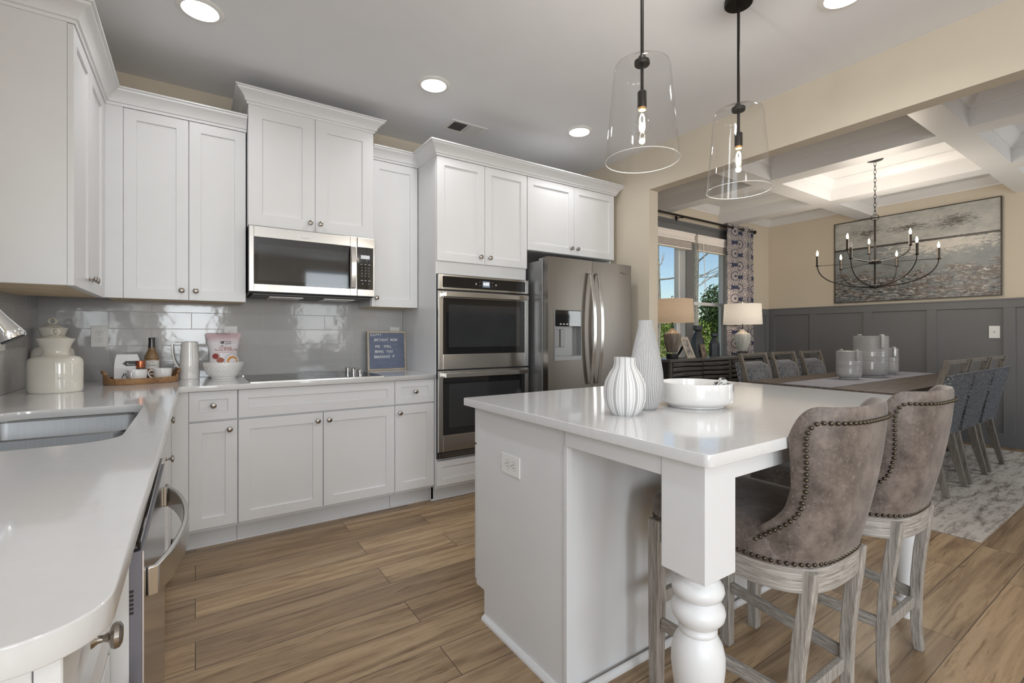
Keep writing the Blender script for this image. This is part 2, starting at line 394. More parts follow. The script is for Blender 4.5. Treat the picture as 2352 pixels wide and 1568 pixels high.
def atube(bm, pts, r, n=10, closed=False, mi=0, flat=None, caps=True):
    """tube along points; r float or list; flat=(a,b) gives an elliptic/rect-ish section"""
    P = [Vector(p) for p in pts]; L = len(P); rings = []
    up = Vector((0, 0, 1)); prev = None
    for i, p in enumerate(P):
        if closed: d = (P[(i+1) % L]-P[i-1]).normalized()
        else: d = (P[min(i+1, L-1)]-P[max(i-1, 0)]).normalized()
        if prev is None:
            a = d.cross(up)
            if a.length < .05: a = d.cross(Vector((1, 0, 0)))
            a.normalize()
        else:
            a = prev - d*prev.dot(d)
            a.normalize()
        b_ = d.cross(a); prev = a
        rr = r[i] if isinstance(r, (list, tuple)) else r
        fa, fb = flat if flat else (1, 1)
        rings.append([bm.verts.new(p + (a*math.cos(2*PI*k/n)*fa + b_*math.sin(2*PI*k/n)*fb)*rr) for k in range(n)])
    pairs = list(zip(rings, rings[1:]))
    if closed: pairs.append((rings[-1], rings[0]))
    for A, B in pairs:
        for k in range(n):
            j = (k+1) % n; f = bm.faces.new((A[k], A[j], B[j], B[k])); f.material_index = mi
    if not closed and caps:
        bm.faces.new(rings[0][::-1]).material_index = mi; bm.faces.new(rings[-1]).material_index = mi
def tube(name, pts, r, mat, parent=None, n=10, closed=False, flat=None):
    bm = NB(); atube(bm, pts, r, n, closed, 0, flat); return mk(name, bm, mat, parent)
def arc(cx, cz, r, a0, a1, n, fn):
    return [fn(cx+r*math.cos(a0+(a1-a0)*i/n), cz+r*math.sin(a0+(a1-a0)*i/n)) for i in range(n+1)]
def bez(p0, p1, p2, p3, n=12):
    o = []
    for i in range(n+1):
        t = i/n; o.append(tuple((1-t)**3*a+3*(1-t)**2*t*b+3*(1-t)*t*t*c+t**3*d for a, b, c, d in zip(p0, p1, p2, p3)))
    return o
def abar(bm, a, b, w, d, w2=None, d2=None, side=Vector((1,0,0))):
    """tapered rectangular bar from a to b, w along 'side'"""
    a, b = Vector(a), Vector(b); w2 = w2 or w; d2 = d2 or d
    ax = (b-a).normalized(); s_ = (side-ax*side.dot(ax)).normalized(); q = ax.cross(s_)
    A = [bm.verts.new(a+s_*x*w/2+q*y*d/2) for x, y in ((-1,-1),(1,-1),(1,1),(-1,1))]
    B = [bm.verts.new(b+s_*x*w2/2+q*y*d2/2) for x, y in ((-1,-1),(1,-1),(1,1),(-1,1))]
    for i in range(4): bm.faces.new((A[i], A[(i+1) % 4], B[(i+1) % 4], B[i]))
    bm.faces.new(A[::-1]); bm.faces.new(B)
def bar(name, a, b, w, d, mat, parent, w2=None, d2=None, side=Vector((1,0,0)), bevel=.003):
    bm = NB(); abar(bm, a, b, w, d, w2, d2, side); return mk(name, bm, mat, parent, bevel, ang=None)
def sweepbar(bm, pts, w, d, side=Vector((1,0,0))):
    """rectangular section along a polyline (sections given per point w,d lists or floats)"""
    P = [Vector(p) for p in pts]; R = []
    for i, p in enumerate(P):
        ax = (P[min(i+1, len(P)-1)]-P[max(i-1, 0)]).normalized(); s_ = (side-ax*side.dot(ax)).normalized(); q = ax.cross(s_)
        ww = w[i] if isinstance(w, list) else w; dd = d[i] if isinstance(d, list) else d
        R.append([bm.verts.new(p+s_*x*ww/2+q*y*dd/2) for x, y in ((-1,-1),(1,-1),(1,1),(-1,1))])
    for A, B in zip(R, R[1:]):
        for i in range(4): bm.faces.new((A[i], A[(i+1) % 4], B[(i+1) % 4], B[i]))
    bm.faces.new(R[0][::-1]); bm.faces.new(R[-1])
def shape2d(name, polys, z0, z1, mat, parent=None, bevel=0, m4=None):
    """filled 2D outline(s) (later ones are holes) extruded from z0 to z1"""
    cu = bpy.data.curves.new(name, 'CURVE'); cu.dimensions = '2D'; cu.fill_mode = 'BOTH'
    cu.extrude = (z1-z0)/2-bevel; cu.bevel_depth = bevel; cu.bevel_resolution = 2; cu.offset = -bevel
    for pl in polys:
        sp = cu.splines.new('POLY'); sp.points.add(len(pl)-1); sp.use_cyclic_u = True
        for i, p in enumerate(pl): sp.points[i].co = (p[0], p[1], 0, 1)
    tmp = bpy.data.objects.new(name, cu); C.objects.link(tmp)
    dg = bpy.context.evaluated_depsgraph_get(); me = bpy.data.meshes.new_from_object(tmp.evaluated_get(dg))
    bpy.data.objects.remove(tmp); bpy.data.curves.remove(cu)
    me.transform(Matrix.Translation((0, 0, (z0+z1)/2)))
    if m4 is not None: me.transform(m4)
    me.materials.clear(); me.materials.append(mat); me.name = name
    o = bpy.data.objects.new(name, me); C.objects.link(o)
    if parent: o.parent = parent
    return o
def rrect(x0, x1, y0, y1, r, n=6):
    o = []
    for cx, cy, a in ((x1-r, y0+r, -PI/2), (x1-r, y1-r, 0), (x0+r, y1-r, PI/2), (x0+r, y0+r, PI)):
        for i in range(n+1): o.append((cx+r*math.cos(a+PI/2*i/n), cy+r*math.sin(a+PI/2*i/n)))
    return o
XZ = Matrix(((1,0,0,0),(0,0,-1,0),(0,1,0,0),(0,0,0,1)))      # 2D (x,y)+z  ->  x, -z, y : drawing stands up and faces -Y
def text(name, s_, size, mat, parent, loc, ext=.0006, m4=XZ, align='CENTER', sx=1, shear=0, bold=0):
    cu = bpy.data.curves.new(name, 'FONT'); cu.body = s_; cu.size = size; cu.extrude = ext; cu.align_x = align; cu.align_y = 'CENTER'
    cu.shear = shear; cu.resolution_u = 3; cu.offset = bold
    tmp = bpy.data.objects.new(name, cu); C.objects.link(tmp)
    dg = bpy.context.evaluated_depsgraph_get(); me = bpy.data.meshes.new_from_object(tmp.evaluated_get(dg))
    bpy.data.objects.remove(tmp); bpy.data.curves.remove(cu)
    me.transform(Matrix.Translation(loc) @ m4 @ Matrix.Diagonal((sx, 1, 1, 1)))
    me.materials.clear(); me.materials.append(mat)
    o = bpy.data.objects.new(name, me); C.objects.link(o)
    if parent: o.parent = parent
    return o
def sweep_profile(name, path, prof, mat, parent=None, closed=False, flip=1):
    """prof: (out, z) points; out is to the right of the path direction (flip=-1: left); mitred"""
    bm = NB(); P = [Vector((p[0], p[1])) for p in path]; L = len(P); R = []
    for i, p in enumerate(P):
        d0 = (P[i]-P[i-1]).normalized() if (i > 0 or closed) else None
        d1 = (P[(i+1) % L]-P[i]).normalized() if (i < L-1 or closed) else None
        ns = [Vector((d.y, -d.x))*flip for d in (d0, d1) if d is not None]
        if len(ns) == 2:
            mdir = (ns[0]+ns[1]).normalized(); k = 1/max(.2, mdir.dot(ns[0])); nn = mdir*k
        else: nn = ns[0]
        R.append([bm.verts.new((p.x+nn.x*o, p.y+nn.y*o, z)) for o, z in prof])
    K = len(prof)
    prs = list(zip(R, R[1:])) + ([(R[-1], R[0])] if closed else [])
    for A, B in prs:
        for k in range(K):
            j = (k+1) % K; bm.faces.new((A[k], A[j], B[j], B[k]))
    if not closed: bm.faces.new(R[0][::-1]); bm.faces.new(R[-1])
    return mk(name, bm, mat, parent, ang=25)
CROWN = lambda z0, h=.085, o=.07: [(-.012, z0), (.006, z0), (.008, z0+.012), (.016, z0+.016), (.022, z0+.034*h/.085), (.040, z0+.055*h/.085), (.058, z0+.066*h/.085), (.060, z0+h-.010), (o, z0+h-.008), (o, z0+h), (-.012, z0+h)]

# ================================================================== THE ROOM
CZ, DZ = 2.76, 2.88          # kitchen ceiling, dining coffer ceiling
YB, YW, XL, XP0, XP1, XR = 3.667, 3.72, -.735, 3.185, 3.295, 7.12
struct(box('floor', -.9, 7.3, -4.2, 3.9, -.06, 0, floorm))
struct(box('ceiling', -.9, XP0, -4.2, 3.8, CZ, CZ+.08, ceilm))
struct(box('ceiling', XP1, 7.3, -1.2, 3.9, DZ, DZ+.08, trimw))
struct(box('wall_back', -.9, XP1, YB, YB+.13, 0, 2.9, beige))
def hole_wall(name, axis, a0, a1, b0, b1, z1, holes, mat):
    bm = NB()
    def ab(u0, u1, z0, zz):
        if u1-u0 < 1e-4 or zz-z0 < 1e-4: return
        if axis == 'x': abox(bm, u0, u1, b0, b1, z0, zz)
        else: abox(bm, b0, b1, u0, u1, z0, zz)
    cur = a0
    for (h0, h1, hz0, hz1) in sorted(holes):
        ab(cur, h0, 0, z1); ab(h0, h1, 0, hz0); ab(h0, h1, hz1, z1); cur = h1
    ab(cur, a1, 0, z1); return struct(mk(name, bm, mat, ang=None))
hole_wall('wall_left', 'y', -4.2, YB, -.87, XL, 2.85, [(-3.4, -.8, .3, 2.4), (.85, 1.90, 1.12, 2.15)], beige)  # first hole is added to let the left fill light in
hole_wall('wall_front', 'x', -.9, XP0, -4.2, -4.02, 2.85, [(-.5, .4, .85, 2.55), (1.9, 2.8, .85, 2.55)], beige)
WIN = [(4.32, 5.13, .76, 2.43), (5.287, 6.10, .76, 2.43)]
hole_wall('wall_window_side', 'x', XP1, 7.3, YW, YW+.14, 2.95, WIN, beige)
struct(box('wall_right', XR, XR+.12, -1.2, YW, 0, 2.95, beige))
hole_wall('wall_dining_front', 'x', XP1, XR, -1.22, -1.10, 2.95, [(5.72, 6.78, .70, 2.30)], beige)  # hole added for the dining fill light
bm = NB(); abox(bm, XP1, 5.72, -1.10, -1.09, 0, 1.564); abox(bm, XP1, 5.72, -1.09, -1.074, 1.47, 1.564); abox(bm, XP1, 5.72, -1.09, -1.074, 0, .14)
for _x in (3.9, 4.5, 5.1, 5.67): abox(bm, _x-.045, _x+.045, -1.09, -1.074, .14, 1.47)
struct(mk('wall_wainscot_dining_front', bm, graym, ang=None))
bm = NB(); abox(bm, XP0, XP1, 2.665, YB, 0, 2.95); abox(bm, XP0, XP1, -.8, 2.665, 2.41, 2.95); abox(bm, XP0, XP1, -4.2, -.8, 0, 2.95)
struct(mk('wall_partition', bm, beige, ang=None))
# tiled backsplash
struct(box('wall_tile_back', XL+.008, 1.388, YB-.008, YB-.0005, .908, 1.50, tile_x))
struct(box('wall_tile_left', XL+.0005, XL+.008, .55, YB-.008, .908, 1.40, tile_y))
# coffered dining ceiling
bm = NB()
for x0, x1 in ((4.59, 4.78), (5.84, 6.05)): abox(bm, x0, x1, -1.10, YW, 2.665, DZ)
BY = ((-.52, -.33), (.975, 1.155), (2.37, 2.56))
for y0, y1 in BY:
    for x0, x1 in ((XP1, 4.59), (4.78, 5.84), (6.05, XR)): abox(bm, x0, x1, y0, y1, 2.665, DZ)
struct(mk('ceiling_beams', bm, trimw, ang=None))
k = 1
for x0, x1 in ((XP1, 4.59), (4.78, 5.84), (6.05, XR)):
    for y0, y1 in ((-1.10, -.52), (-.33, .975), (1.155, 2.37), (2.56, YW)):
        struct(sweep_profile('trim_%d' % k, [(x0, y0), (x1, y0), (x1, y1), (x0, y1)], [(0, 2.79), (.010, 2.79), (.012, 2.80), (.03, 2.815), (.055, 2.85), (.066, 2.868), (.072, 2.87), (.072, DZ), (0, DZ)], trimw, closed=True, flip=-1)); k += 1
# dark board-and-batten wainscot, right wall and window wall
RZ = 1.564
bm = NB(); abox(bm, XR-.010, XR, -1.10, YW-.012, 0, RZ)
abox(bm, XR-.026, XR-.010, -1.10, YW-.012, RZ-.092, RZ); abox(bm, XR-.032, XR-.010, -1.10, YW-.012, RZ-.012, RZ+.006)
abox(bm, XR-.028, XR-.010, -1.10, YW-.012, 0, .14); abox(bm, XR-.034, XR-.010, -1.10, YW-.012, .0, .025)
for yc in (3.66, 3.10, 2.46, 1.83, 1.198, .566, -.066, -.698): abox(bm, XR-.026, XR-.010, yc-.045, yc+.045, .14, RZ-.092)
struct(mk('wall_wainscot_right', bm, graym, bevel=.0015, ang=None))
bm = NB()
abox(bm, XP1, WIN[0][0], YW-.012, YW, 0, 2.60); abox(bm, WIN[0][1], WIN[1][0], YW-.012, YW, 0, 2.60); abox(bm, WIN[1][1], 6.22, YW-.012, YW, 0, 2.60)
for h in WIN: abox(bm, h[0], h[1], YW-.012, YW, 0, h[2]); abox(bm, h[0], h[1], YW-.012, YW, h[3], 2.60)
abox(bm, XP1, 6.25, YW-.035, YW-.012, 2.575, 2.60); abox(bm, XP1, 6.235, YW-.024, YW-.012, 2.555, 2.575)
abox(bm, 6.22, XR-.034, YW-.012, YW, 0, RZ); abox(bm, 6.22, XR-.034, YW-.028, YW-.012, RZ-.092, RZ)
abox(bm, 6.22, XR-.034, YW-.030, YW-.012, 0, .14); abox(bm, 6.62, 6.71, YW-.028, YW-.012, .14, RZ-.092); abox(bm, 6.995, 7.08, YW-.028, YW-.012, .14, RZ-.092)
struct(mk('wall_wainscot_window_side', bm, graym, bevel=.0015, ang=None))
# windows
for i, (x0, x1, z0, z1) in enumerate(WIN):
    w = thing('window_%d' % (i+1), None, None, ((x0+x1)/2, YW+.09, z0)); w['kind'] = 'structure'
    hw, h = (x1-x0)/2, z1-z0; mid = 1.595-z0
    bm = NB()
    for a in ((-hw, -hw+.04), (hw-.04, hw)): abox(bm, a[0], a[1], -.02, .05, 0, h)
    abox(bm, -hw+.04, hw-.04, -.02, .05, 0, .04); abox(bm, -hw+.04, hw-.04, -.02, .05, h-.04, h)
    for sx in (-1, 1): abox(bm, min(sx*hw, sx*(hw-.004)), max(sx*hw, sx*(hw-.004)), -.088, -.02, 0, h)
    abox(bm, -hw, hw, -.088, -.02, h-.004, h)
    mk('window_frame', bm, trimw, w, .002, ang=None)
    bm = NB()
    abox(bm, -hw+.04, hw-.04, -.012, .018, mid-.022, mid+.022)
    for a in ((-hw+.04, -hw+.072), (hw-.072, hw-.04)): abox(bm, a[0], a[1], -.012, .018, .04, mid-.022)
    abox(bm, -hw+.072, hw-.072, -.012, .018, .04, .08)
    mk('lower_sash', bm, trimw, w, .002, ang=None)
    box('pane', -hw+.072, hw-.072, .002, .006, .08, mid-.022, pane_g, w)
    box('pane', -hw+.04, hw-.04, .026, .030, mid+.022, h-.04, pane_g, w)
    box('window_sill', -hw, hw, -.11, -.02, -.015, .012, trimw, w, .003)
# blinds, raised
blindm = M('faux wood blind slat', (.84, .78, .73), .5, var=.02)
blind_labels = ['raised white slat blind on the window behind the left lamp', 'raised white slat blind with tilt wand, next to the patterned curtain']
for i, (x0, x1, z0, z1) in enumerate(WIN):
    t = thing('window_blind', blind_labels[i], 'window blind', ((x0+x1)/2+(.015 if i == 0 else .0), YW-.03, 2.45), group='raised window blinds')
    hw = (x1-x0)/2+.05 if i == 0 else (x1-x0)/2+.012
    sweep_profile('valance', [(hw, .014), (hw, -.045), (-hw, -.045), (-hw, .014)], [(0, -.105), (.008, -.105), (.014, -.085), (.006, -.075), (.006, -.03), (.016, -.02), (.016, 0), (0, 0)], blindm, t, flip=-1)
    bm = NB(); random.seed(i)
    for q in range(9):
        zz = -.108-q*.0082; dx = random.uniform(-.004, .004); abox(bm, -hw+.03+dx, hw-.03+dx, -.038, .012, zz-.003, zz)
    mk('slats', bm, blindm, t, ang=None)
    box('bottom_rail', -hw+.03, hw-.03, -.038, .012, -.200, -.184, blindm, t, .003)
    for sx in (-.5, .5): tube('lift_cord', [(sx*hw, -.042, -.1), (sx*hw, -.042, -.19)], .0018, trimw, t, 6)
    if i == 1: tube('tilt_wand', [(-hw+.10, -.055, -.08), (-hw+.105, -.055, -.12), (-hw+.155, -.055, -.76)], .0045, trimw, t, 8)
# outside: lawn, trees
gr, t_, b_ = nodes('lawn'); co = coords(t_)
n_ = N(t_, 'ShaderNodeTexNoise', i_Scale=.35, i_Detail=8.0, i_Roughness=.7); t_.links.new(co, n_.inputs['Vector'])
r_ = ramp(t_, [(.35, (.12, .17, .035)), (.55, (.33, .29, .11)), (.7, (.55, .45, .25))], n_.outputs[0]); t_.links.new(r_.outputs[0], b_.inputs['Base Color']); b_.inputs['Roughness'].default_value = .95
bm = NB(); abox(bm, -60, 120, 4.2, 140, -.7, -.6); lawn = mk('lawn', bm, gr, ang=None); tagit(lawn, 'sunlit patchy grass ground seen through the dining windows', 'lawn', kind='stuff')
barkm = m_wood('pale mottled bark', (.16, .13, .10), (.62, .56, .47), (6, 6, 2), 9, .9)
def leafmat(name, a, b2):
    m, t, b = nodes(name); oi = coords(t); n = N(t, 'ShaderNodeTexNoise', i_Scale=3.0, i_Detail=2.0); t.links.new(oi, n.inputs['Vector'])
    r = ramp(t, [(.35, a), (.65, b2)], n.outputs[0]); t.links.new(r.outputs[0], b.inputs['Base Color']); b.inputs['Roughness'].default_value = .7; return m
leafs = [leafmat('pine needles', (.035, .075, .02), (.13, .20, .06)), leafmat('spring leaves', (.14, .24, .03), (.34, .42, .08)), leafmat('woodland leaves', (.05, .11, .03), (.20, .29, .07))]
def crown(name, mat, parent, blobs, n, size):
    bm = NB()
    for _ in range(n):
        cx, cy, cz, rx, rz = random.choice(blobs)
        while True:
            p = Vector((random.uniform(-1, 1), random.uniform(-1, 1), random.uniform(-1, 1)))
            if .25 < p.length < 1: break
        q = Vector((cx+p.x*rx, cy+p.y*rx, cz+p.z*rz)); s_ = size*random.uniform(.5, 1.2)
        a = Vector((random.uniform(-1, 1), random.uniform(-1, 1), random.uniform(-1, 1))).normalized(); b2 = a.orthogonal().normalized(); c2 = a.cross(b2)
        vs = [bm.verts.new(q+b2*s_), bm.verts.new(q+c2*s_*.45), bm.verts.new(q-b2*s_), bm.verts.new(q-c2*s_*.45)]
        bm.faces.new(vs)
    return mk(name, bm, mat, parent, ang=None, recalc=False)
def tree(label, x, y, h, r, kind, blobs=None, n=2600, size=.22, trunk=.14, bare=0, grp='trees beyond the dining windows', z=-.6):
    t = thing('tree', label, 'tree', (x, y, z), group=grp)
    bm = NB(); pts = [(0, 0, .01)]
    for i in range(1, 7): pts.append((random.uniform(-.06, .06)*i*.4, random.uniform(-.06, .06)*i*.4, h*.92*i/6))
    atube(bm, pts, [trunk*(1-.11*i) for i in range(7)], 10)
    mk('trunk', bm, barkm, t)
    if bare:
        bm = NB()
        for i in range(bare):
            z0 = h*random.uniform(.3, .9); a = random.uniform(0, 2*PI); L = random.uniform(.8, 2.2)
            d = Vector((math.cos(a), math.sin(a), random.uniform(.0, .7))); p = Vector((0, 0, z0)); pp = [p.copy()]
            for s_ in range(5):
                p = p+d*L/5; d = (d+Vector((random.uniform(-.35, .35), random.uniform(-.35, .35), random.uniform(-.25, .3)))).normalized(); pp.append(p.copy())
                if s_ in (1, 2, 3):
                    d2 = (d+Vector((random.uniform(-.8, .8), random.uniform(-.8, .8), random.uniform(0, .6)))).normalized()
                    atube(bm, [p, p+d2*.3*L, p+d2*.5*L+Vector((0, 0, .1))], [.014, .009, .004], 5)
            atube(bm, pp, [.024, .020, .015, .011, .007, .004], 6)
        mk('branches', bm, barkm, t)
    if blobs: crown('foliage', leafs[kind], t, blobs, n, size)
    return t
random.seed(11)
tree('pale mottled tree trunk with bare branches close behind the left dining window', 9.75, 7.95, 9.0, 0, 0, trunk=.125, bare=18)
tree('pale straight tree trunk close behind the right dining window', 11.45, 8.0, 9.5, 0, 0, trunk=.115, bare=10)
tree('round-crowned dark green pine beyond the right dining window', 42.3, 26.2, 7.6, 2.6, 0, [(0, 0, 5.4, 2.3, 1.5), (-1.0, 0, 4.2, 1.9, 1.5), (1.2, .3, 4.0, 2.0, 1.6), (-.4, 0, 3.0, 2.2, 1.2)], 6500, .17, .2)
tree('light green spring tree low behind the left lamp', 16.3, 13.1, 3.0, 1.6, 1, [(0, 0, 2.2, 1.0, 1.0), (.8, 0, 1.5, .9, .9), (-.8, .2, 1.5, .9, .9)], 1500, .09, .06)
tree('yellow-green young tree beside the pale trunk in the right window', 18.3, 12.6, 2.6, 1.2, 1, [(0, 0, 1.7, .8, .8), (.5, 0, 1.1, .7, .7)], 1000, .09, .05)
far = tree('part of the distant green tree line beyond the lawn', 24, 40, 5.0, 3, 2, [(0, 0, 3.0, 2.3, 1.9), (1.9, 0, 2.2, 1.9, 1.7), (-1.9, .4, 2.3, 1.9, 1.7)], 2600, .24, .16, grp='distant tree line')
for i in range(11):
    c_ = again(far, (28.5+i*4.4+random.uniform(-.6, .6), 40.5-i*3.1+random.uniform(-1, 1), -.6), random.uniform(0, 6)); s_ = random.uniform(.85, 1.12); c_.scale = (s_, s_, s_*random.uniform(.85, 1.1))

# curtain rod and curtains
t = thing('curtain_rod', 'dark bronze curtain rod across the dining windows', 'curtain rod', (5.28, 3.592, 2.62))
tube('rod', [(-1.18, 0, 0), (1.20, 0, 0)], .013, iron, t, 12)
for sx in (-1.19, 1.22):
    m4 = Matrix.Translation((sx, 0, 0)) @ Matrix.Rotation(PI/2, 4, 'Y')
    lathe('finial', [(0, -.02), (.018, -.02), (.018, -.008), (.026, 0), (.026, .012), (.014, .022), (0, .024)], iron, t, m4=m4, n=18)
for bx in (-.38,):
    bm = NB(); atube(bm, [(bx, 0, -.002), (bx, .05, -.01), (bx, .088, -.01)], .006, 8); abox(bm, bx-.012, bx+.012, .084, .105, -.035, .02); abox(bm, bx-.009, bx+.009, -.018, .018, -.02, -.008)
    mk('bracket', bm, iron, t)
def curtain(label, x0, x1, z0, nf):
    t = thing('curtain', label, 'curtain', ((x0+x1)/2, 3.592, z0), group='patterned navy curtains')
    W_ = x1-x0; n = 90; nz = 24; H = 2.665-z0; bm = NB(); uvl = bm.loops.layers.uv.new('UVMap'); V = []; L = [0]
    P = []
    for i in range(n+1):
        s_ = i/n; P.append((-W_/2+W_*s_, .026*math.sin(s_*nf*2*PI)))
    for a, b in zip(P, P[1:]): L.append(L[-1]+math.hypot(b[0]-a[0], b[1]-a[1])*1.0)
    for j in range(nz+1):
        z = H*j/nz; k_ = 1-.12*math.sin(j/nz*3); V.append([bm.verts.new((p[0], p[1]*(1.15-.15*j/nz)+.004*math.sin(j*.7+i_*.2), z)) for i_, p in enumerate(P)])
    for j in range(nz):
        for i in range(n):
            f = bm.faces.new((V[j][i], V[j][i+1], V[j+1][i+1], V[j+1][i]))
            for lp, (a, b) in zip(f.loops, ((i, j), (i+1, j), (i+1, j+1), (i, j+1))): lp[uvl].uv = (L[a], H*b/nz)
    o = mk('cloth', bm, curtainm, t); md = o.modifiers.new('s', 'SOLIDIFY'); md.thickness = .003
    for q in range(int(nf*2)+1):
        xx = -W_/2+W_*(q+.0)/(nf*2)
        if abs(xx) < W_/2-.01:
            bm = NB(); m4 = Matrix.Translation((xx, 0, 2.62-z0)) @ Matrix.Rotation(PI/2, 4, 'Y')
            ring = [m4 @ Vector((.026*math.cos(2*PI*k_/20), .026*math.sin(2*PI*k_/20), 0)) for k_ in range(20)]
            atube(bm, ring, .005, 6, closed=True); mk('grommet', bm, nickel, t)
    return t
curtain('navy curtain with cream burst print, right of the dining windows', 5.83, 6.47, .02, 2.5)
curtain('sliver of navy patterned curtain left of the dining windows, by the wall end', 3.80, 4.43, .02, 2.5)

# ================================================================== KITCHEN
DT = .02
def shaker(name, x0, x1, z0, z1, parent, y0=0.0, fr=.057, mat=None, rec=.009):
    """shaker front: its face at y0, body behind it (+y)"""
    bm = NB(); e = .0015
    def R(a0, a1, b0, b1, y): return [bm.verts.new(p) for p in ((a0, y, b0), (a1, y, b0), (a1, y, b1), (a0, y, b1))]
    A = R(x0, x1, z0, z1, y0+DT); Bq = R(x0, x1, z0, z1, y0+e); Cq = R(x0+e, x1-e, z0+e, z1-e, y0)
    D = R(x0+fr, x1-fr, z0+fr, z1-fr, y0); E_ = R(x0+fr+.002, x1-fr-.002, z0+fr+.002, z1-fr-.002, y0+rec)
    bm.faces.new(A)
    for P_, Q in ((A, Bq), (Bq, Cq), (Cq, D), (D, E_)):
        for i in range(4): bm.faces.new((P_[i], P_[(i+1) % 4], Q[(i+1) % 4], Q[i]))
    bm.faces.new(E_)
    return mk(name, bm, mat or white, parent, ang=None)
KM = lambda x, z, y: Matrix.Translation((x, y, z)) @ Matrix.Rotation(PI/2, 4, 'X')
KP = [(0, 0), (.0085, 0), (.0075, .002), (.0045, .006), (.0042, .012), (.006, .016), (.0135, .019), (.0155, .0225), (.0145, .027), (.010, .0295), (0, .0305)]
def knob(x, z, parent, y=0.0): return lathe('knob', KP, nickel, parent, m4=KM(x, z, y), n=20)
def cabinet(label, loc, rz, w, z0, z1, depth, fronts, group, toe=None, extra=None, name='cabinet', sides=(0, 0), bottom=None, filler=None):
    """local: x along the front, front face plane y=0, body behind. fronts: (kind,x0,x1,z0,z1,knob(x,z)|None,frame)"""
    t = thing(name, label, 'cabinet', loc, rz, group)
    bm = NB()
    if extra == 'hollow':
        abox(bm, 0, .018, DT+.001, depth, z0, z1); abox(bm, w-.018, w, DT+.001, depth, z0, z1); abox(bm, .018, w-.018, DT+.001, .04, z0, z1); abox(bm, .018, w-.018, .04, depth, z0, z0+.02)
    else: abox(bm, -sides[0], w+sides[1], DT+.001, depth, z0, z1)
    mk('body', bm, white, t, .0015, ang=None)
    if bottom: box('underside_panel', .004, w-.004, DT+.01, depth-.002, z0-.0015, z0, bottom, t)
    for f in fronts:
        kind, a, b_, c, d, kn = f[:6]; fr = f[6] if len(f) > 6 else .057
        o = shaker(kind, a, b_, c, d, t, fr=fr)
        if kn: knob(kn[0], kn[1], o)
    if filler: box('filler_strip', filler[0], filler[1], 0, DT, filler[2], filler[3], white, t, .001)
    if toe:
        bm = NB(); abox(bm, 0, w, toe, toe+.018, 0, z0); abox(bm, 0, w, toe-.012, toe, 0, .014); mk('toe_kick', bm, white, t, .002, ang=None)
    return t
YF = YB-.622       # base door faces, 3.045
G1 = 'white shaker base cabinets along the back wall'
ZD0, ZD1, ZD2, ZD3, ZT = .132, .706, .716, .874, .878
cabinet('narrow white base cabinet with one drawer, left of the cooktop cabinet', (-.105, YF, 0), 0, .303, .112, ZT, .615,
        [('drawer', .076, .300, ZD2, ZD3, (.186, .797), .045), ('door', .076, .300, ZD0, ZD1, (.262, .660))], G1, toe=.10, filler=(0, .074, ZD0-.02, ZT))
cabinet('wide white double-door base cabinet under the cooktop', (.199, YF, 0), 0, .902, .112, ZT, .615,
        [('drawer_front', 0, .902, ZD2, ZD3, None, .05), ('door', 0, .449, ZD0, ZD1, (.418, .660)), ('door', .453, .902, ZD0, ZD1, (.484, .660))], G1, toe=.10)
cabinet('narrow white base cabinet with one drawer, right of the cooktop beside the wall oven', (1.103, YF, 0), 0, .284, .112, ZT, .615,
        [('drawer', .001, .283, ZD2, ZD3, (.142, .797), .045), ('door', .001, .283, ZD0, ZD1, (.032, .660))], G1, toe=.10)
# left run, fronts face +X
XF = -.105; G2 = 'white shaker base cabinets along the sink run'
cabinet('white base cabinet at the near end of the sink counter, before the dishwasher', (XF, .612, 0), PI/2, .302, .112, ZT, .61,
        [('drawer', .001, .301, ZD2, ZD3, (.152, .805), .045), ('door', .001, .301, ZD0, ZD1, (.262, .650))], G2, toe=.075)
cabinet('white double-door sink base cabinet beyond the dishwasher', (XF, 1.528, 0), PI/2, .912, .112, ZT, .61,
        [('drawer_front', .001, .911, ZD2, ZD3, None, .05), ('door', .001, .455, ZD0, ZD1, (.42, .650)), ('door', .457, .911, ZD0, ZD1, (.492, .650))], G2, toe=.075, extra='hollow')
cabinet('narrow white base cabinet with one drawer next to the inside corner of the counter', (XF, 2.442, 0), PI/2, .600, .112, ZT, .61,
        [('drawer', .001, .304, ZD2, ZD3, (.152, .800), .045), ('door', .001, .304, ZD0, ZD1, (.05, .650))], G2, toe=.075, filler=(.306, .602, ZD0-.02, ZT))
# countertops
cr = rrect(0, 0, 0, 0, 0)[:0]
XCF, YCF = -.071, YB-.651
def rc(cx, cy, r, a0, a1, n=8): return [(cx+r*math.cos(a0+(a1-a0)*i/n), cy+r*math.sin(a0+(a1-a0)*i/n)) for i in range(n+1)]
outl = [(XL+.009, .585)] + rc(XCF-.07, .585+.07, .07, -PI/2, 0) + [(XCF, YCF-.02)] + rc(XCF+.02, YCF-.02, .02, PI, PI/2, 4) + [(1.387, YCF), (1.387, YB-.009), (XL+.009, YB-.009)]
SK = (-.60, -.165, 1.58, 2.36)
sinkhole = [(SK[0], SK[2]+.05)] + rc(SK[0]+.05, SK[2]+.05, .05, PI, 1.5*PI, 5) + rc(SK[1]-.09, SK[2]+.09, .09, -PI/2, 0, 8) + rc(SK[1]-.07, SK[3]-.07, .07, 0, PI/2, 8) + rc(SK[0]+.12, SK[3]-.12, .12, PI/2, PI, 8)
o = shape2d('countertop', [outl, sinkhole], ZT, .908, quartz, None, .002)
tagit(o, 'white quartz L-shaped countertop along the left and back walls with sink cutout', 'countertop')
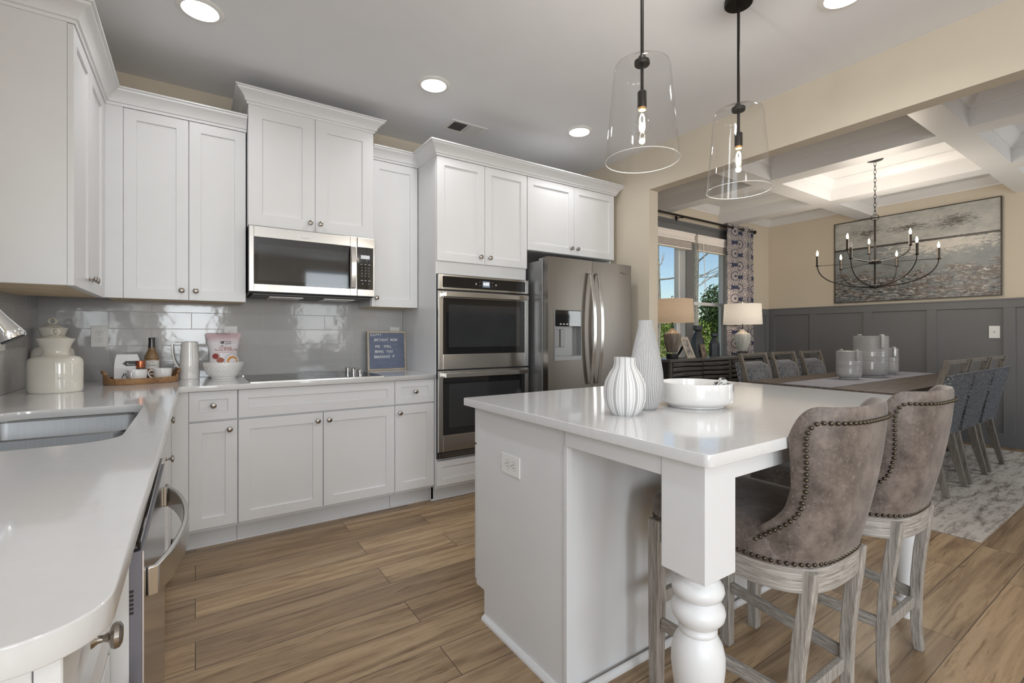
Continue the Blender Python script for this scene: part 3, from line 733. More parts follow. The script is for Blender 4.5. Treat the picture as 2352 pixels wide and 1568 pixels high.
# undermount sink: double bowl
sinks = M('satin sink steel', (.27, .275, .28), .38, 1, var=.05, scale=6, stretch=(40, 1, 1))
t = thing('sink', 'undermount double-bowl stainless steel sink in the left counter', 'sink', (0, 0, 0))
bm = NB(); zr = ZT-.001
def bowl(bm, x0, x1, y0, y1, zb, r=.06):
    rim = rrect(x0, x1, y0, y1, r); low = rrect(x0+.012, x1-.012, y0+.012, y1-.012, r-.004); fl = rrect(x0+.04, x1-.04, y0+.04, y1-.04, r-.02)
    rings = [[bm.verts.new((p[0], p[1], z)) for p in q] for q, z in ((rim, zr-.008), (low, zb+.03), (fl, zb))]
    for A, B in zip(rings, rings[1:]):
        for i in range(len(A)): bm.faces.new((A[i], A[(i+1) % len(A)], B[(i+1) % len(A)], B[i]))
    bm.faces.new(rings[-1])
bowl(bm, SK[0]-.005, SK[1]+.006, SK[2]-.006, 1.955, .70); bowl(bm, SK[0]-.005, SK[1]+.006, 1.985, SK[3]+.006, .71)
o = mk('basins', bm, sinks, t, ang=40); md = o.modifiers.new('s', 'SOLIDIFY'); md.thickness = .0015
bm = NB(); abox(bm, SK[0], SK[1], 1.955, 1.985, zr-.075, zr-.012); mk('divider', bm, steelh, t, .008, 3, ang=None)
fl1 = [[(SK[0]-.02, SK[2]-.02), (SK[1]+.02, SK[2]-.02), (SK[1]+.02, SK[3]+.02), (SK[0]-.02, SK[3]+.02)], rrect(SK[0]-.005, SK[1]+.006, SK[2]-.006, SK[3]+.006, .06)]
shape2d('rim', fl1, ZT-.0095, ZT-.0015, steelh, t)
for yy in (1.77, 2.17): lathe('drain', [(0, .7115), (.045, .7115), (.045, .7145), (.03, .713), (0, .712)], chrome, t, cx=-.38, cy=yy, n=28)
# faucet: pull-down with flared spray head
t = thing('faucet', 'chrome pull-down kitchen faucet, its flared spray head at the left edge over the sink', 'faucet', (-.668, 1.90, .908))
lathe('base', [(0, 0), (.028, 0), (.028, .006), (.022, .012), (.019, .05), (0, .05)], chrome, t, n=28)
pts = [(0, 0, .04), (0, 0, .345)] + [(.09-.09*math.cos(a), 0, .345+.09*math.sin(a)) for a in [PI*.08*i for i in range(1, 12)]]
tube('spout', pts, .0125, chrome, t, 14)
a0 = Vector(pts[-1]); dr = (Vector(pts[-1])-Vector(pts[-2])).normalized()
q = dr.to_track_quat('Z', 'Y').to_matrix().to_4x4()
lathe('spray_head', [(0, 0), (.014, 0), (.016, .03), (.021, .07), (.030, .11), (.033, .125), (.031, .135), (0, .135)], chrome, t, m4=Matrix.Translation(a0) @ q, n=32)
lathe('spray_face', [(0, .1352), (.027, .1352), (.026, .1385), (0, .1385)], blackp, t, m4=Matrix.Translation(a0) @ q, n=32)
tube('lever', [(0, -.015, .045), (0, -.045, .055), (.0, -.085, .085)], [.009, .007, .006], chrome, t, 10)
# dishwasher
t = thing('dishwasher', 'stainless steel dishwasher with bowed bar handle under the left counter', 'dishwasher', (-.066, .921, 0), PI/2)
box('tub', .003, .597, .042, .60, .10, .872, dsteel, t)
M_dw = M('dishwasher door stainless', (.50, .49, .485), .17, 1, var=.03, scale=3, stretch=(1, 1, 50))
box('door_panel', .002, .598, .002, .018, .115, .846, M('dishwasher door edge', (.20, .20, .235), .4, .5), t, .001)
box('door_skin', .002, .598, 0, .002, .115, .846, M_dw, t)
box('door_liner', .003, .597, .018, .042, .115, .868, white, t)
box('control_strip', .006, .594, .004, .0195, .8475, .862, blackg, t, .002)
bm = NB()
for i in range(6): abox(bm, .0012, .0021, .0125, .0175, .752+i*.0066, .7557+i*.0066)
mk('vent_slots', bm, blackp, t, ang=None)
box('toe_panel', .004, .596, .10, .12, 0, .10, blackp, t)
bm = NB(); hp = [(.055, 0, .775), (.058, -.012, .775)] + [(.07+.46*i/14, -.016-.034*math.sin(PI*(i/14))**.8, .775) for i in range(1, 14)] + [(.542, -.012, .775), (.545, 0, .775)]
sweepbar(bm, hp, .048, .010, Vector((0, 0, 1))); mk('handle', bm, steelh, t, .002, ang=40)
# cooktop
t = thing('cooktop', 'black glass electric cooktop with stainless knobs set in the back counter', 'cooktop', (.645, 3.318, .908))
box('glass_surface', -.383, .383, -.262, .262, .0, .006, M('black ceramic cooktop glass', (.012, .012, .013), .14, spec=.22), t, .002)
for _y in (-.266, .262): box('trim_edge', -.386, .386, _y, _y+.004, 0, .0055, steelh, t)
ringm = M('cooktop print', (.12, .12, .12), .3)
for bx, by, br_ in ((-.23, -.12, .10), (-.23, .13, .075), (.06, -.13, .075), (.06, .12, .115)):
    shape2d('burner_ring', [[(bx+br_*math.cos(a*PI/24), by+br_*math.sin(a*PI/24)) for a in range(48)], [(bx+(br_-.003)*math.cos(a*PI/24), by+(br_-.003)*math.sin(a*PI/24)) for a in range(48)]], .006, .0063, ringm, t)
kp = None
for i, (kx, ky) in enumerate(((.262, -.15), (.285, -.075), (.262, 0.0), (.285, .075), (.262, .15))):
    kb = lathe('control_knob', [(0, .006), (.020, .006), (.020, .010), (.0165, .012), (.0165, .030), (.0225, .031), (.0225, .040), (.020, .042), (0, .042)], chrome, t, cx=kx, cy=ky, n=24)
# ---- upper cabinets
YU = YB-.33; ZU0, ZU1 = 1.385, 2.432; G3 = 'white shaker wall cabinets'
t = cabinet('white two-door wall cabinet in the back corner, left of the microwave', (-.406, YU, 0), 0, .666, ZU0, ZU1+.06, .327,
        [('door', .078, .372, ZU0-.002, ZU1-.004, (.340, 1.437)), ('door', .376, .664, ZU0-.002, ZU1-.004, (.408, 1.437))], G3, bottom=cork, filler=(0, .0765, ZU0-.002, ZU1+.05))
YM = YB-.392
t = cabinet('tall white two-door cabinet with its own crown above the microwave', (.266, YM, 0), 0, .766, 1.850, 2.62, .389,
        [('door', .001, .382, 1.851, 2.588, (.352, 1.905), .075), ('door', .384, .765, 1.851, 2.588, (.414, 1.905), .075)], G3)
sweep_profile('crown', [(-.001, .389), (-.001, 0), (.767, 0), (.767, .389)], CROWN(2.585, .085, .068), white, t, flip=1)
t = cabinet('narrow white single-door wall cabinet between microwave and oven tower', (1.034, YU, 0), 0, .352, ZU0, ZU1+.06, .327,
        [('door', .004, .350, ZU0-.002, ZU1-.004, (.036, 1.445))], G3, bottom=cork)
XU = -.405
t = cabinet('white wall cabinet on the left wall with its plain end panel facing the room', (XU, 2.56, 0), PI/2, .757, ZU0-.006, ZU1+.06, .327,
        [('door', .001, .362, ZU0-.006, ZU1-.004, (.330, 1.437)), ('door', .365, .727, ZU0-.006, ZU1-.004, (.397, 1.437))], G3, bottom=cork, filler=(.729, .776, ZU0-.006, ZU1+.05))
o = sweep_profile('crown_molding', [(XL+.002, 2.56), (XU, 2.56), (XU, YU), (.262, YU)], CROWN(2.430, .085, .07), white, None, flip=1)
tagit(o, 'white crown molding capping the left-wall and corner wall cabinets', 'crown molding', 'cabinet crown moldings')
# oven tower & fridge surround
YT = 3.010; XT0, XT1, XT2 = 1.390, 2.163, 3.135
t = thing('oven_cabinet', 'tall white cabinet tower that holds the double wall oven', 'cabinet', (XT0, YT, 0))
bm = NB(); dpt = YB-YT-.003; ww = XT1-XT0
abox(bm, 0, .018, .02, dpt, .105, 2.49); abox(bm, ww-.018, ww, .02, dpt, .0, 2.49); abox(bm, 0, .018, .10, dpt, 0, .105); abox(bm, .018, ww-.018, .02, dpt, 1.612, 2.49); abox(bm, .018, ww-.018, .02, dpt, .105, .312)
abox(bm, .018, ww-.018, dpt-.02, dpt, .312, 1.612)
mk('body', bm, white, t, .0012, ang=None)
d = shaker('door', .002, .386, 1.700, ZU1-.004, t); knob(.348, 1.752, d)
d = shaker('door', .389, ww-.002, 1.700, ZU1-.004, t); knob(.427, 1.752, d)
shaker('drawer_front', .002, ww-.002, .128, .302, t, fr=.045)
bm = NB(); abox(bm, -.0028, ww, .10, .14, 0, .105); abox(bm, -.0028, ww, .088, .10, 0, .014); mk('toe_kick', bm, white, t, .002, ang=None)
t = thing('fridge_cabinet', 'white two-door cabinet above the refrigerator with tall end panel', 'cabinet', (XT1, YT, 0))
wf = XT2-XT1
bm = NB(); abox(bm, .001, wf, .02, dpt, 1.850, 2.49); abox(bm, wf-.02, wf, .05, dpt, 0, 1.85); mk('body', bm, white, t, .0012, ang=None)
d = shaker('door', .004, wf/2-.002, 1.852, ZU1-.004, t); knob(wf/2-.035, 1.905, d)
d = shaker('door', wf/2+.001, wf-.012, 1.852, ZU1-.004, t); knob(wf/2+.032, 1.905, d)
o = sweep_profile('crown_molding', [(1.034, YU), (XT0-.0005, YU), (XT0-.0005, YT), (XT2+.002, YT), (XT2+.002, YB-.003)], CROWN(2.430, .085, .07), white, None, flip=1)
tagit(o, 'white crown molding stepping out over the oven tower and fridge cabinet', 'crown molding', 'cabinet crown moldings')
# double wall oven
t = thing('wall_oven', 'built-in stainless double wall oven with black glass doors, clock showing 6:33', 'oven', (XT0+.0, YT, 0))
wo_ = ww; yo = -.022
box('oven_housing', .022, ww-.022, .0, dpt-.03, .318, 1.605, blackp, t)
bm = NB(); abox(bm, .004, ww-.004, -.004, .019, .316, 1.608); mk('trim_flange', bm, blackp, t, ang=None)
def frame_front(name, z0, z1, gz0, gz1, parent, gx=.038):
    bm = NB()
    for a in ((.004, gx), (ww-gx, ww-.004)): abox(bm, a[0], a[1], yo, -.004, z0, z1)
    abox(bm, gx, ww-gx, yo, -.004, z0, gz0); abox(bm, gx, ww-gx, yo, -.004, gz1, z1)
    return mk(name, bm, steelh, parent, .0015, ang=None)
cp = frame_front('control_panel', 1.500, 1.604, 1.514, 1.590, t, .034)
box('panel_glass', .034, ww-.034, yo+.002, -.004, 1.514, 1.590, blackg, cp)
dsp = box('clock_display', .355, .418, yo+.001, yo+.0025, 1.530, 1.574, M('lcd screen', (.05, .07, .09), .3, emit=(.25, .32, .38), estr=.5), cp)
lcdt = M('lcd digits', (1, 1, 1), .5, emit=(1, 1, 1), estr=1.6)
text('clock_digits', '6:33', .028, lcdt, cp, (.3865, yo+.0008, 1.554), bold=.0006)
bm = NB(); abox(bm, .372, .401, yo+.0002, yo+.001, 1.537, 1.539)
for sx in (-1, 1):
    abox(bm, .3865+sx*.085-.006, .3865+sx*.085+.006, yo+.0008, yo+.0019, 1.548, 1.556); abox(bm, .3865+sx*.085-.004, .3865+sx*.085+.004, yo+.0008, yo+.0019, 1.542, 1.5435)
    for dz in (-.013, .013): abox(bm, .3865+sx*.053-.002, .3865+sx*.053+.002, yo+.0008, yo+.0019, 1.552+dz, 1.556+dz)
mk('panel_icons', bm, M('grey print', (.5, .5, .5), .5), cp, ang=None)
def oven_door(z0, z1, gz0, gz1):
    d = frame_front('oven_door', z0, z1, gz0, gz1, t)
    box('door_glass', .038, ww-.038, yo+.003, -.004, gz0, gz1, blackg, d)
    box('inner_window', .085, ww-.085, yo+.002, yo+.0035, gz0+.05, gz1-.045, ovenw, d)
    bm = NB(); zz = gz1+.022; abox(bm, .036, ww-.036, yo-.050, yo-.030, zz-.016, zz+.016)
    for a in (.036, ww-.056): abox(bm, a, a+.02, yo-.032, yo+.001, zz-.012, zz+.012)
    mk('door_handle', bm, steelh, d, .002, ang=None)
    return d
oven_door(.940, 1.488, 1.045, 1.440); oven_door(.366, .928, .480, .880)
box('vent_grille', .03, ww-.03, -.016, -.004, .318, .360, blackp, t)
for i in range(4): box('grille_bar', .01, ww-.01, -.024, -.010, .322+i*.0105, .326+i*.0105, steelh, t)
# microwave
t = thing('microwave', 'stainless over-the-range microwave with black window and curved handle', 'microwave', (.268, YM-.03, 0))
wm = .762
box('case', .0, wm, .02, .39, 1.440, 1.846, blackp, t, .002)
bm = NB()
for a in ((0, .026), (.598, .642)): abox(bm, a[0], a[1], 0, .02, 1.446, 1.844)
abox(bm, .026, .598, 0, .02, 1.446, 1.492); abox(bm, .026, .598, 0, .02, 1.778, 1.844)
dr_ = mk('door', bm, steelh, t, .0015, ang=None)
box('door_glass', .026, .598, .002, .02, 1.492, 1.778, blackg, dr_); 
box('inner_window', .050, .575, .0012, .0025, 1.515, 1.735, ovenw, dr_)
hz = [(.612, -.002, 1.497), (.612, -.022, 1.500)] + [(.612, -.022-.016*math.sin(PI*i/12), 1.500+.27*i/12) for i in range(1, 12)] + [(.612, -.022, 1.770), (.612, -.002, 1.773)]
bm = NB(); sweepbar(bm, hz, .034, .008, Vector((1, 0, 0))); mk('handle', bm, steelh, dr_, .0015, ang=40)
bm = NB(); abox(bm, .6445, wm, 0, .02, 1.446, 1.492); abox(bm, .6445, wm, 0, .02, 1.778, 1.844); abox(bm, .752, wm, 0, .02, 1.492, 1.778)
cpn = mk('control_panel', bm, steelh, t, .0015, ang=None)
box('panel_glass', .6445, .752, .001, .02, 1.492, 1.778, blackg, cpn)
box('display_window', .668, .728, .0, .0012, 1.700, 1.725, M('pale display', (.45, .47, .50), .3, emit=(.6, .63, .66), estr=.35), cpn)
keym = M('grey key print', (.42, .42, .43), .5)
bm = NB()
for r_i in range(4):
    for c_i in range(3): zz = 1.640-r_i*.019; xx = .675+c_i*.024; abox(bm, xx-.0022, xx+.0022, .0003, .0012, zz-.003, zz+.003)
for xx, zz, w_ in ((.672, 1.662, .005), (.699, 1.662, .006), (.726, 1.662, .006), (.675, 1.552, .007), (.700, 1.552, .007), (.726, 1.552, .007), (.680, 1.530, .004), (.720, 1.530, .003)): abox(bm, xx-w_, xx+w_, .0003, .0012, zz-.0025, zz+.0025)
mk('key_markings', bm, keym, cpn, ang=None)
text('brand_lettering', 'Whirlpool', .024, M('light print', (.85, .85, .85), .4), dr_, (.318, -.0006, 1.812))
tube('brand_swoosh', [(.29+.028*math.cos(a*PI/10)+.028, -.0004, 1.803+.006*math.sin(a*PI/10)) for a in range(11, 19)], .0008, nickel, dr_, 5)
bm = NB(); abox(bm, .02, wm-.02, .03, .37, 1.424, 1.440); mk('vent_base', bm, blackp, t, .003, ang=None)
for xx in (.12, .45): box('grease_filter', xx, xx+.20, .09, .32, 1.420, 1.424, steel, t)
# refrigerator
t = thing('refrigerator', 'stainless french-door refrigerator with ice and water dispenser', 'refrigerator', (2.188, 2.775, 0))
wr = .905
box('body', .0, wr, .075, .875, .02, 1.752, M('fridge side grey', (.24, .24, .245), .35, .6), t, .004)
for a in (.06, wr-.10): box('hinge_cap', a-.03, a+.07, .03, .16, 1.752, 1.776, M('hinge cover grey', (.3, .3, .3), .4), t, .004)
def fdoor(name, x0, x1, z0, z1, hole=None):
    bm = NB(); n = 10
    # gently bowed door skin
    def yb(x): return .004*((2*(x-x0)/(x1-x0)-1)**2)*1.5
    xs = sorted(set([x0, x1] + ([hole[0], hole[1]] if hole else []) + [x0+(x1-x0)*i/n for i in range(n+1)]))
    zs = sorted(set([z0, z1] + ([hole[2], hole[3]] if hole else [])))
    V = {(x, z): bm.verts.new((x, yb(x), z)) for x in xs for z in zs}
    for a, b_ in zip(xs, xs[1:]):
        for c, d in zip(zs, zs[1:]):
            if hole and a >= hole[0]-1e-6 and b_ <= hole[1]+1e-6 and c >= hole[2]-1e-6 and d <= hole[3]+1e-6: continue
            bm.faces.new((V[a, c], V[b_, c], V[b_, d], V[a, d]))
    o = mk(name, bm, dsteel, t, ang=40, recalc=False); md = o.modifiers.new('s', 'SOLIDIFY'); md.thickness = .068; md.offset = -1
    return o
hl = (.060, .330, .985, 1.372)
d1 = fdoor('left_door', .002, wr/2-.002, .745, 1.772, hl)
d2 = fdoor('right_door', wr/2+.002, wr-.002, .745, 1.772)
d3 = fdoor('freezer_drawer', .002, wr-.002, .06, .735)
tube('freezer_handle', [(.08, .0, .665), (.08, -.05, .665), (wr-.08, -.05, .665), (wr-.08, 0, .665)], .011, steelh, d3, 10)
for dd, hx, sg in ((d1, wr/2-.040, 1), (d2, wr/2+.040, -1)):
    hp = [(hx, .002, .80), (hx, -.022, .795)] + [(hx, -.022-.045*math.sin(PI*i/16)**.85, .80+.87*i/16) for i in range(1, 16)] + [(hx, -.022, 1.675), (hx, .002, 1.67)]
    bm = NB(); sweepbar(bm, hp, .030, .011, Vector((1, 0, 0))); mk('door_handle', bm, steelh, dd, .003, ang=40)
bm = NB(); x0, x1, z0, z1 = hl
abox(bm, x0, x1, .050, .066, z0, z1); abox(bm, x0, x0+.004, -.002, .05, z0, z1); abox(bm, x1-.004, x1, -.002, .05, z0, z1); abox(bm, x0+.004, x1-.004, -.002, .05, z0, z0+.035); abox(bm, x0+.004, x1-.004, -.002, .05, z1-.003, z1)
dsp = mk('dispenser', bm, M('dispenser recess grey', (.30, .30, .30), .35, .5), d1, .0015, ang=None)
box('dispenser_control_panel', x0+.005, x1-.005, -.001, .045, z1-.125, z1-.004, blackg, dsp, .002)
for px in (.095, .150): box('dispenser_paddle', px, px+.040, .036, .049, z1-.285, z1-.145, M('clear grey paddle', (.22, .22, .22), .2), dsp, .003)
bm = NB()
for i in range(6): abox(bm, x0+.05+i*.032, x0+.066+i*.032, -.0018, -.0008, z1-.112, z1-.104)
mk('panel_icons', bm, M('white print', (.75, .75, .75), .5), dsp, ang=None)
text('brand_lettering', 'Whirlpool', .021, nickel, d2, (wr-.095, -.001, 1.700), ext=.0012)
# ---- outlets
def outlet(label, cx, cy, cz, rz, w=.115 if False else .078, horiz=False, blank=False):
    t = thing('outlet', label, 'outlet', (cx, cy, cz), rz, 'white wall outlets')
    m4 = Matrix.Rotation(PI/2, 4, 'Y') if horiz else Matrix.Identity(4)
    bm = NB(); abox(bm, -.039, .039, -.005, 0, -.0625, .0625, mat=m4); mk('cover_plate', bm, plastic, t, .003, ang=None)
    for dz in (-.0205, .0205):
        pl = [(x_, dz+z_) for x_, z_ in rrect(-.0165, .0165, -.0145, .0145, .012)]
        r_ = shape2d('receptacle', [pl], -.0008, .0008, plastic, t, m4=m4 @ Matrix.Translation((0, -.0055, 0)) @ XZ)
        bm = NB()
        for sx, h_ in ((-.006, .0045), (.006, .0035)): abox(bm, sx-.0011, sx+.0011, -.0068, -.0062, dz+.003-h_, dz+.003+h_, mat=m4)
        abox(bm, -.002, .002, -.0068, -.0062, dz-.010, dz-.0065, mat=m4); mk('slots', bm, darkslot, r_, ang=None)
        shape2d('rim_line', [[(x_*1.03, dz+(z_-dz)*1.03) for x_, z_ in pl], pl], -.0002, .0002, darkslot, r_, m4=m4 @ Matrix.Translation((0, -.0055, 0)) @ XZ)
    return t
yo_ = YB-.0085
outlet('white outlet on the grey tile between the canisters and the coffee tray', -.468, yo_, 1.172, 0)
outlet('white outlet on the grey tile behind the pancake mix pouch', .195, yo_, 1.178, 0)
outlet('white outlet on the grey tile half hidden behind the letter board', 1.322, yo_, 1.180, 0)
outlet('white wall plate on the left-wall tile behind the faucet head', XL+.0085, 3.05, 1.17, PI/2)

# ================================================================== ISLAND
IX0, IX1, IY0, IY1, IZ = .948, 2.585, .625, 1.796, .911
pl = rrect(IX0, IX1, IY0, IY1, .018, 4)
t = thing('island', 'white kitchen island with quartz top, seating overhang and turned corner legs', 'kitchen island', (0, 0, 0))
shape2d('countertop', [pl], .881, IZ, quartz, t, .002)
bx0, bx1, by0, by1 = 1.0, 2.53, 1.185, 1.765
bm = NB(); prof = [(by0, 0), (by1-.065, 0), (by1-.065, .115), (by1, .115), (by1, .8805), (by0, .8805)]
def side_panel(bm, xa, xb):
    A = [bm.verts.new((xa, y, z)) for y, z in prof]; B = [bm.verts.new((xb, y, z)) for y, z in prof]
    bm.faces.new(A); bm.faces.new(B[::-1])
    for i in range(len(prof)): bm.faces.new((A[i], A[(i+1) % 6], B[(i+1) % 6], B[i]))
side_panel(bm, bx0, bx0+.018); side_panel(bm, bx1-.018, bx1)
abox(bm, bx0+.018, bx1-.018, by0, by1-.02, .115, .8805); abox(bm, bx0+.018, bx1-.018, by0, by1-.065, 0, .115)
mk('body', bm, white, t, .001, ang=None)
bm = NB(); abox(bm, bx0-.004, bx0+.022, by0-.018, by0, 0, .8805); mk('corner_stile', bm, white, t, .0015, ang=None)
bm = NB(); qr = [(0, 0), (.018, 0), (.0165, .008), (.012, .014), (.006, .0175), (0, .018)]
sweep_profile('shoe_molding', [(bx0, by1-.07), (bx0, by0-.012), (bx0-.004, by0-.018), (bx1, by0-.018), (bx1, by1-.07)], qr, white, t, flip=1)
for i in range(3):
    xa = bx0+.004+i*.5085; f = NB(); abox(f, xa, xa+.504, by1, by1+.02, .716, .874); d = mk('drawer', f, white, t, .0015, ang=None)
    lathe('knob', KP, nickel, d, m4=Matrix.Translation((xa+.252, by1+.02, .795)) @ Matrix.Rotation(-PI/2, 4, 'X'), n=16)
    f = NB(); abox(f, xa, xa+.504, by1, by1+.02, .132, .706); d = mk('door', f, white, t, .0015, ang=None)
    lathe('knob', KP, nickel, d, m4=Matrix.Translation((xa+.46, by1+.02, .66)) @ Matrix.Rotation(-PI/2, 4, 'X'), n=16)
bm = NB()
abox(bm, .988, 1.008, .785, by0-.018, .822, .8808); abox(bm, 2.522, 2.542, .785, by0-.018, .822, .8808); abox(bm, 1.11, 2.42, .668, .688, .822, .8808)
abox(bm, 1.008, 2.522, .80, .82, .85, .8808)
mk('apron', bm, white, t, .0015, ang=None)
LP = [(.010, .5918), (.050, .5915), (.050, .583), (.046, .576), (.052, .570), (.061, .556), (.063, .545), (.058, .532), (.046, .523), (.050, .518), (.062, .505), (.065, .492), (.062, .478), (.050, .463), (.043, .458), (.043, .452), (.046, .448), (.046, .441), (.043, .438), (.047, .432), (.058, .412), (.064, .385), (.064, .355), (.059, .31), (.050, .25), (.041, .19), (.034, .13), (.030, .085), (.030, .078), (.040, .070), (.040, .058), (.030, .052), (.032, .03), (.028, .0), (.01, 0)]
for lx in (1.0475, 2.4825):
    ly = .7235; h_ = .0625
    bm = NB(); abox(bm, lx-h_, lx+h_, ly-h_, ly+h_, .592, .8808)
    g_ = mk('leg', bm, white, t, .0015, ang=None)
    lathe('turned_section', LP[::-1], white, g_, cx=lx, cy=ly, n=44, ang=50)
outlet('white horizontal outlet on the end panel of the island', bx0-.0005, 1.496, .684, -PI/2, horiz=True)
# vases and bowl on the island
stripem = None
def m_stripes():
    m, t, b = nodes('white ceramic with grey painted stripes')
    tc = t.nodes.new('ShaderNodeTexCoord'); sx = t.nodes.new('ShaderNodeSeparateXYZ'); t.links.new(tc.outputs['Object'], sx.inputs[0])
    a = MT(t, 'DIVIDE', MT(t, 'ARCTAN2', sx.outputs[1], sx.outputs[0]), 2*PI)
    f = MT(t, 'FRACT', MT(t, 'MULTIPLY', a, 12.0))
    wide = MT(t, 'LESS_THAN', MT(t, 'ABSOLUTE', MT(t, 'SUBTRACT', f, .5)), .13)
    thin = MT(t, 'LESS_THAN', MT(t, 'ABSOLUTE', MT(t, 'SUBTRACT', MT(t, 'FRACT', MT(t, 'MULTIPLY', a, 36.0)), .5)), .05)
    c = mix(t, wide, (.74, .735, .73), (.42, .415, .41)); c = mix(t, MT(t, 'MULTIPLY', thin, MT(t, 'SUBTRACT', 1.0, wide)), c, (.28, .28, .28))
    t.links.new(c, b.inputs['Base Color']); b.inputs['Roughness'].default_value = .55; return m
def rib(n, amp): return lambda a, z: 1+amp*(math.cos(n*a)-1)
v = thing('vase', 'short bulbous white vase with grey vertical stripes on the island', 'vase', (1.209, 1.116, IZ), group='island vases')
lathe('body', [(0, 0), (.043, 0), (.050, .006), (.063, .028), (.0705, .055), (.0715, .085), (.066, .112), (.052, .140), (.040, .158), (.036, .172), (.036, .193), (.033, .193), (.033, .17), (.045, .14), (.06, .10), (.06, .05), (0, .03)], m_stripes(), v, n=96, rfun=rib(12, .003))
v = thing('vase', 'tall tapering white vase with fine vertical ribs behind the striped vase', 'vase', (1.362, 1.155, IZ), group='island vases')
tvm, _t, _b = nodes('white ribbed bisque'); _tc = _t.nodes.new('ShaderNodeTexCoord'); _sx = _t.nodes.new('ShaderNodeSeparateXYZ'); _t.links.new(_tc.outputs['Object'], _sx.inputs[0])
_a = MT(_t, 'ARCTAN2', _sx.outputs[1], _sx.outputs[0]); _k = MT(_t, 'GREATER_THAN', MT(_t, 'SINE', MT(_t, 'ADD', MT(_t, 'MULTIPLY', _a, 55.0), MT(_t, 'MULTIPLY', MT(_t, 'SINE', MT(_t, 'MULTIPLY', _sx.outputs[2], 30.0)), .25))), .25)
_t.links.new(mix(_t, _k, (.60, .595, .59), (.30, .295, .29)), _b.inputs['Base Color']); _b.inputs['Roughness'].default_value = .6
lathe('body', [(0, 0), (.036, 0), (.042, .008), (.054, .035), (.0605, .07), (.062, .10), (.060, .135), (.053, .18), (.043, .23), (.034, .27), (.0275, .30), (.0265, .322), (.0245, .322), (.0245, .30), (.04, .22), (.055, .13), (.05, .05), (0, .02)], tvm, v, n=330, rfun=lambda a, z: 1-.030*max(0, math.cos(55*a+.25*math.sin(z*30)))**2, ang=70)
b_ = thing('bowl', 'wide low glossy white bowl with grey tab marks on the island', 'bowl', (1.575, 1.098, IZ))
lathe('body', [(0, .0), (.098, 0), (.102, .003), (.102, .007), (.108, .009), (.122, .014), (.131, .025), (.1335, .04), (.1335, .088), (.1325, .0915), (.130, .092), (.1275, .0905), (.127, .085), (.126, .04), (.118, .022), (.09, .015), (0, .014)], ceramic, b_, n=96)
gm = M('grey painted tab', (.33, .32, .31), .4)
for aa in (2.42, -1.20):
    bm = NB(); 
    for k_ in range(5):
        pass
    V = [[bm.verts.new((.1341*math.cos(aa+(i-3)*.033), .1341*math.sin(aa+(i-3)*.033), z)) for i in range(7)] for z in (.0895, .068, .064)]
    for A, B in zip(V, V[1:]):
        for i in range(6): bm.faces.new((A[i], A[i+1], B[i+1], B[i]))
    mk('tab_mark', bm, gm, b_)
# folded patterned napkin in the bowl
m, t_, bb = nodes('black and white printed cloth'); co = coords(t_)
n_ = N(t_, 'ShaderNodeTexNoise', i_Scale=22.0, i_Detail=2.0, i_Distortion=3.5); t_.links.new(co, n_.inputs['Vector'])
r_ = ramp(t_, [(.44, (.03, .03, .03)), (.50, (.62, .62, .60))], n_.outputs[0]); t_.links.new(r_.outputs[0], bb.inputs['Base Color']); bb.inputs['Roughness'].default_value = .85
bm = NB(); V = []
for i in range(22):
    a = -1.02+i*.036; row = []
    for j in range(6):
        q = j/5; rr = .123-.045*q+.003*math.sin(i*1.3); zz = .080+.009*math.sin(i*.9+q*2)*math.sin(PI*q)+.022*math.sin(PI*min(1, q*1.1))*math.sin(PI*(i+1)/23)
        row.append(bm.verts.new((rr*math.cos(a), rr*math.sin(a), zz)))
    V.append(row)
for A, B in zip(V, V[1:]):
    for j in range(5): bm.faces.new((A[j], A[j+1], B[j+1], B[j]))
o = mk('napkin', bm, m, None, ang=60); o.location = (1.575, 1.098, IZ); md = o.modifiers.new('s', 'SOLIDIFY'); md.thickness = .004
tagit(o, 'crumpled black and white patterned cloth over the far rim inside the white bowl', 'napkin')

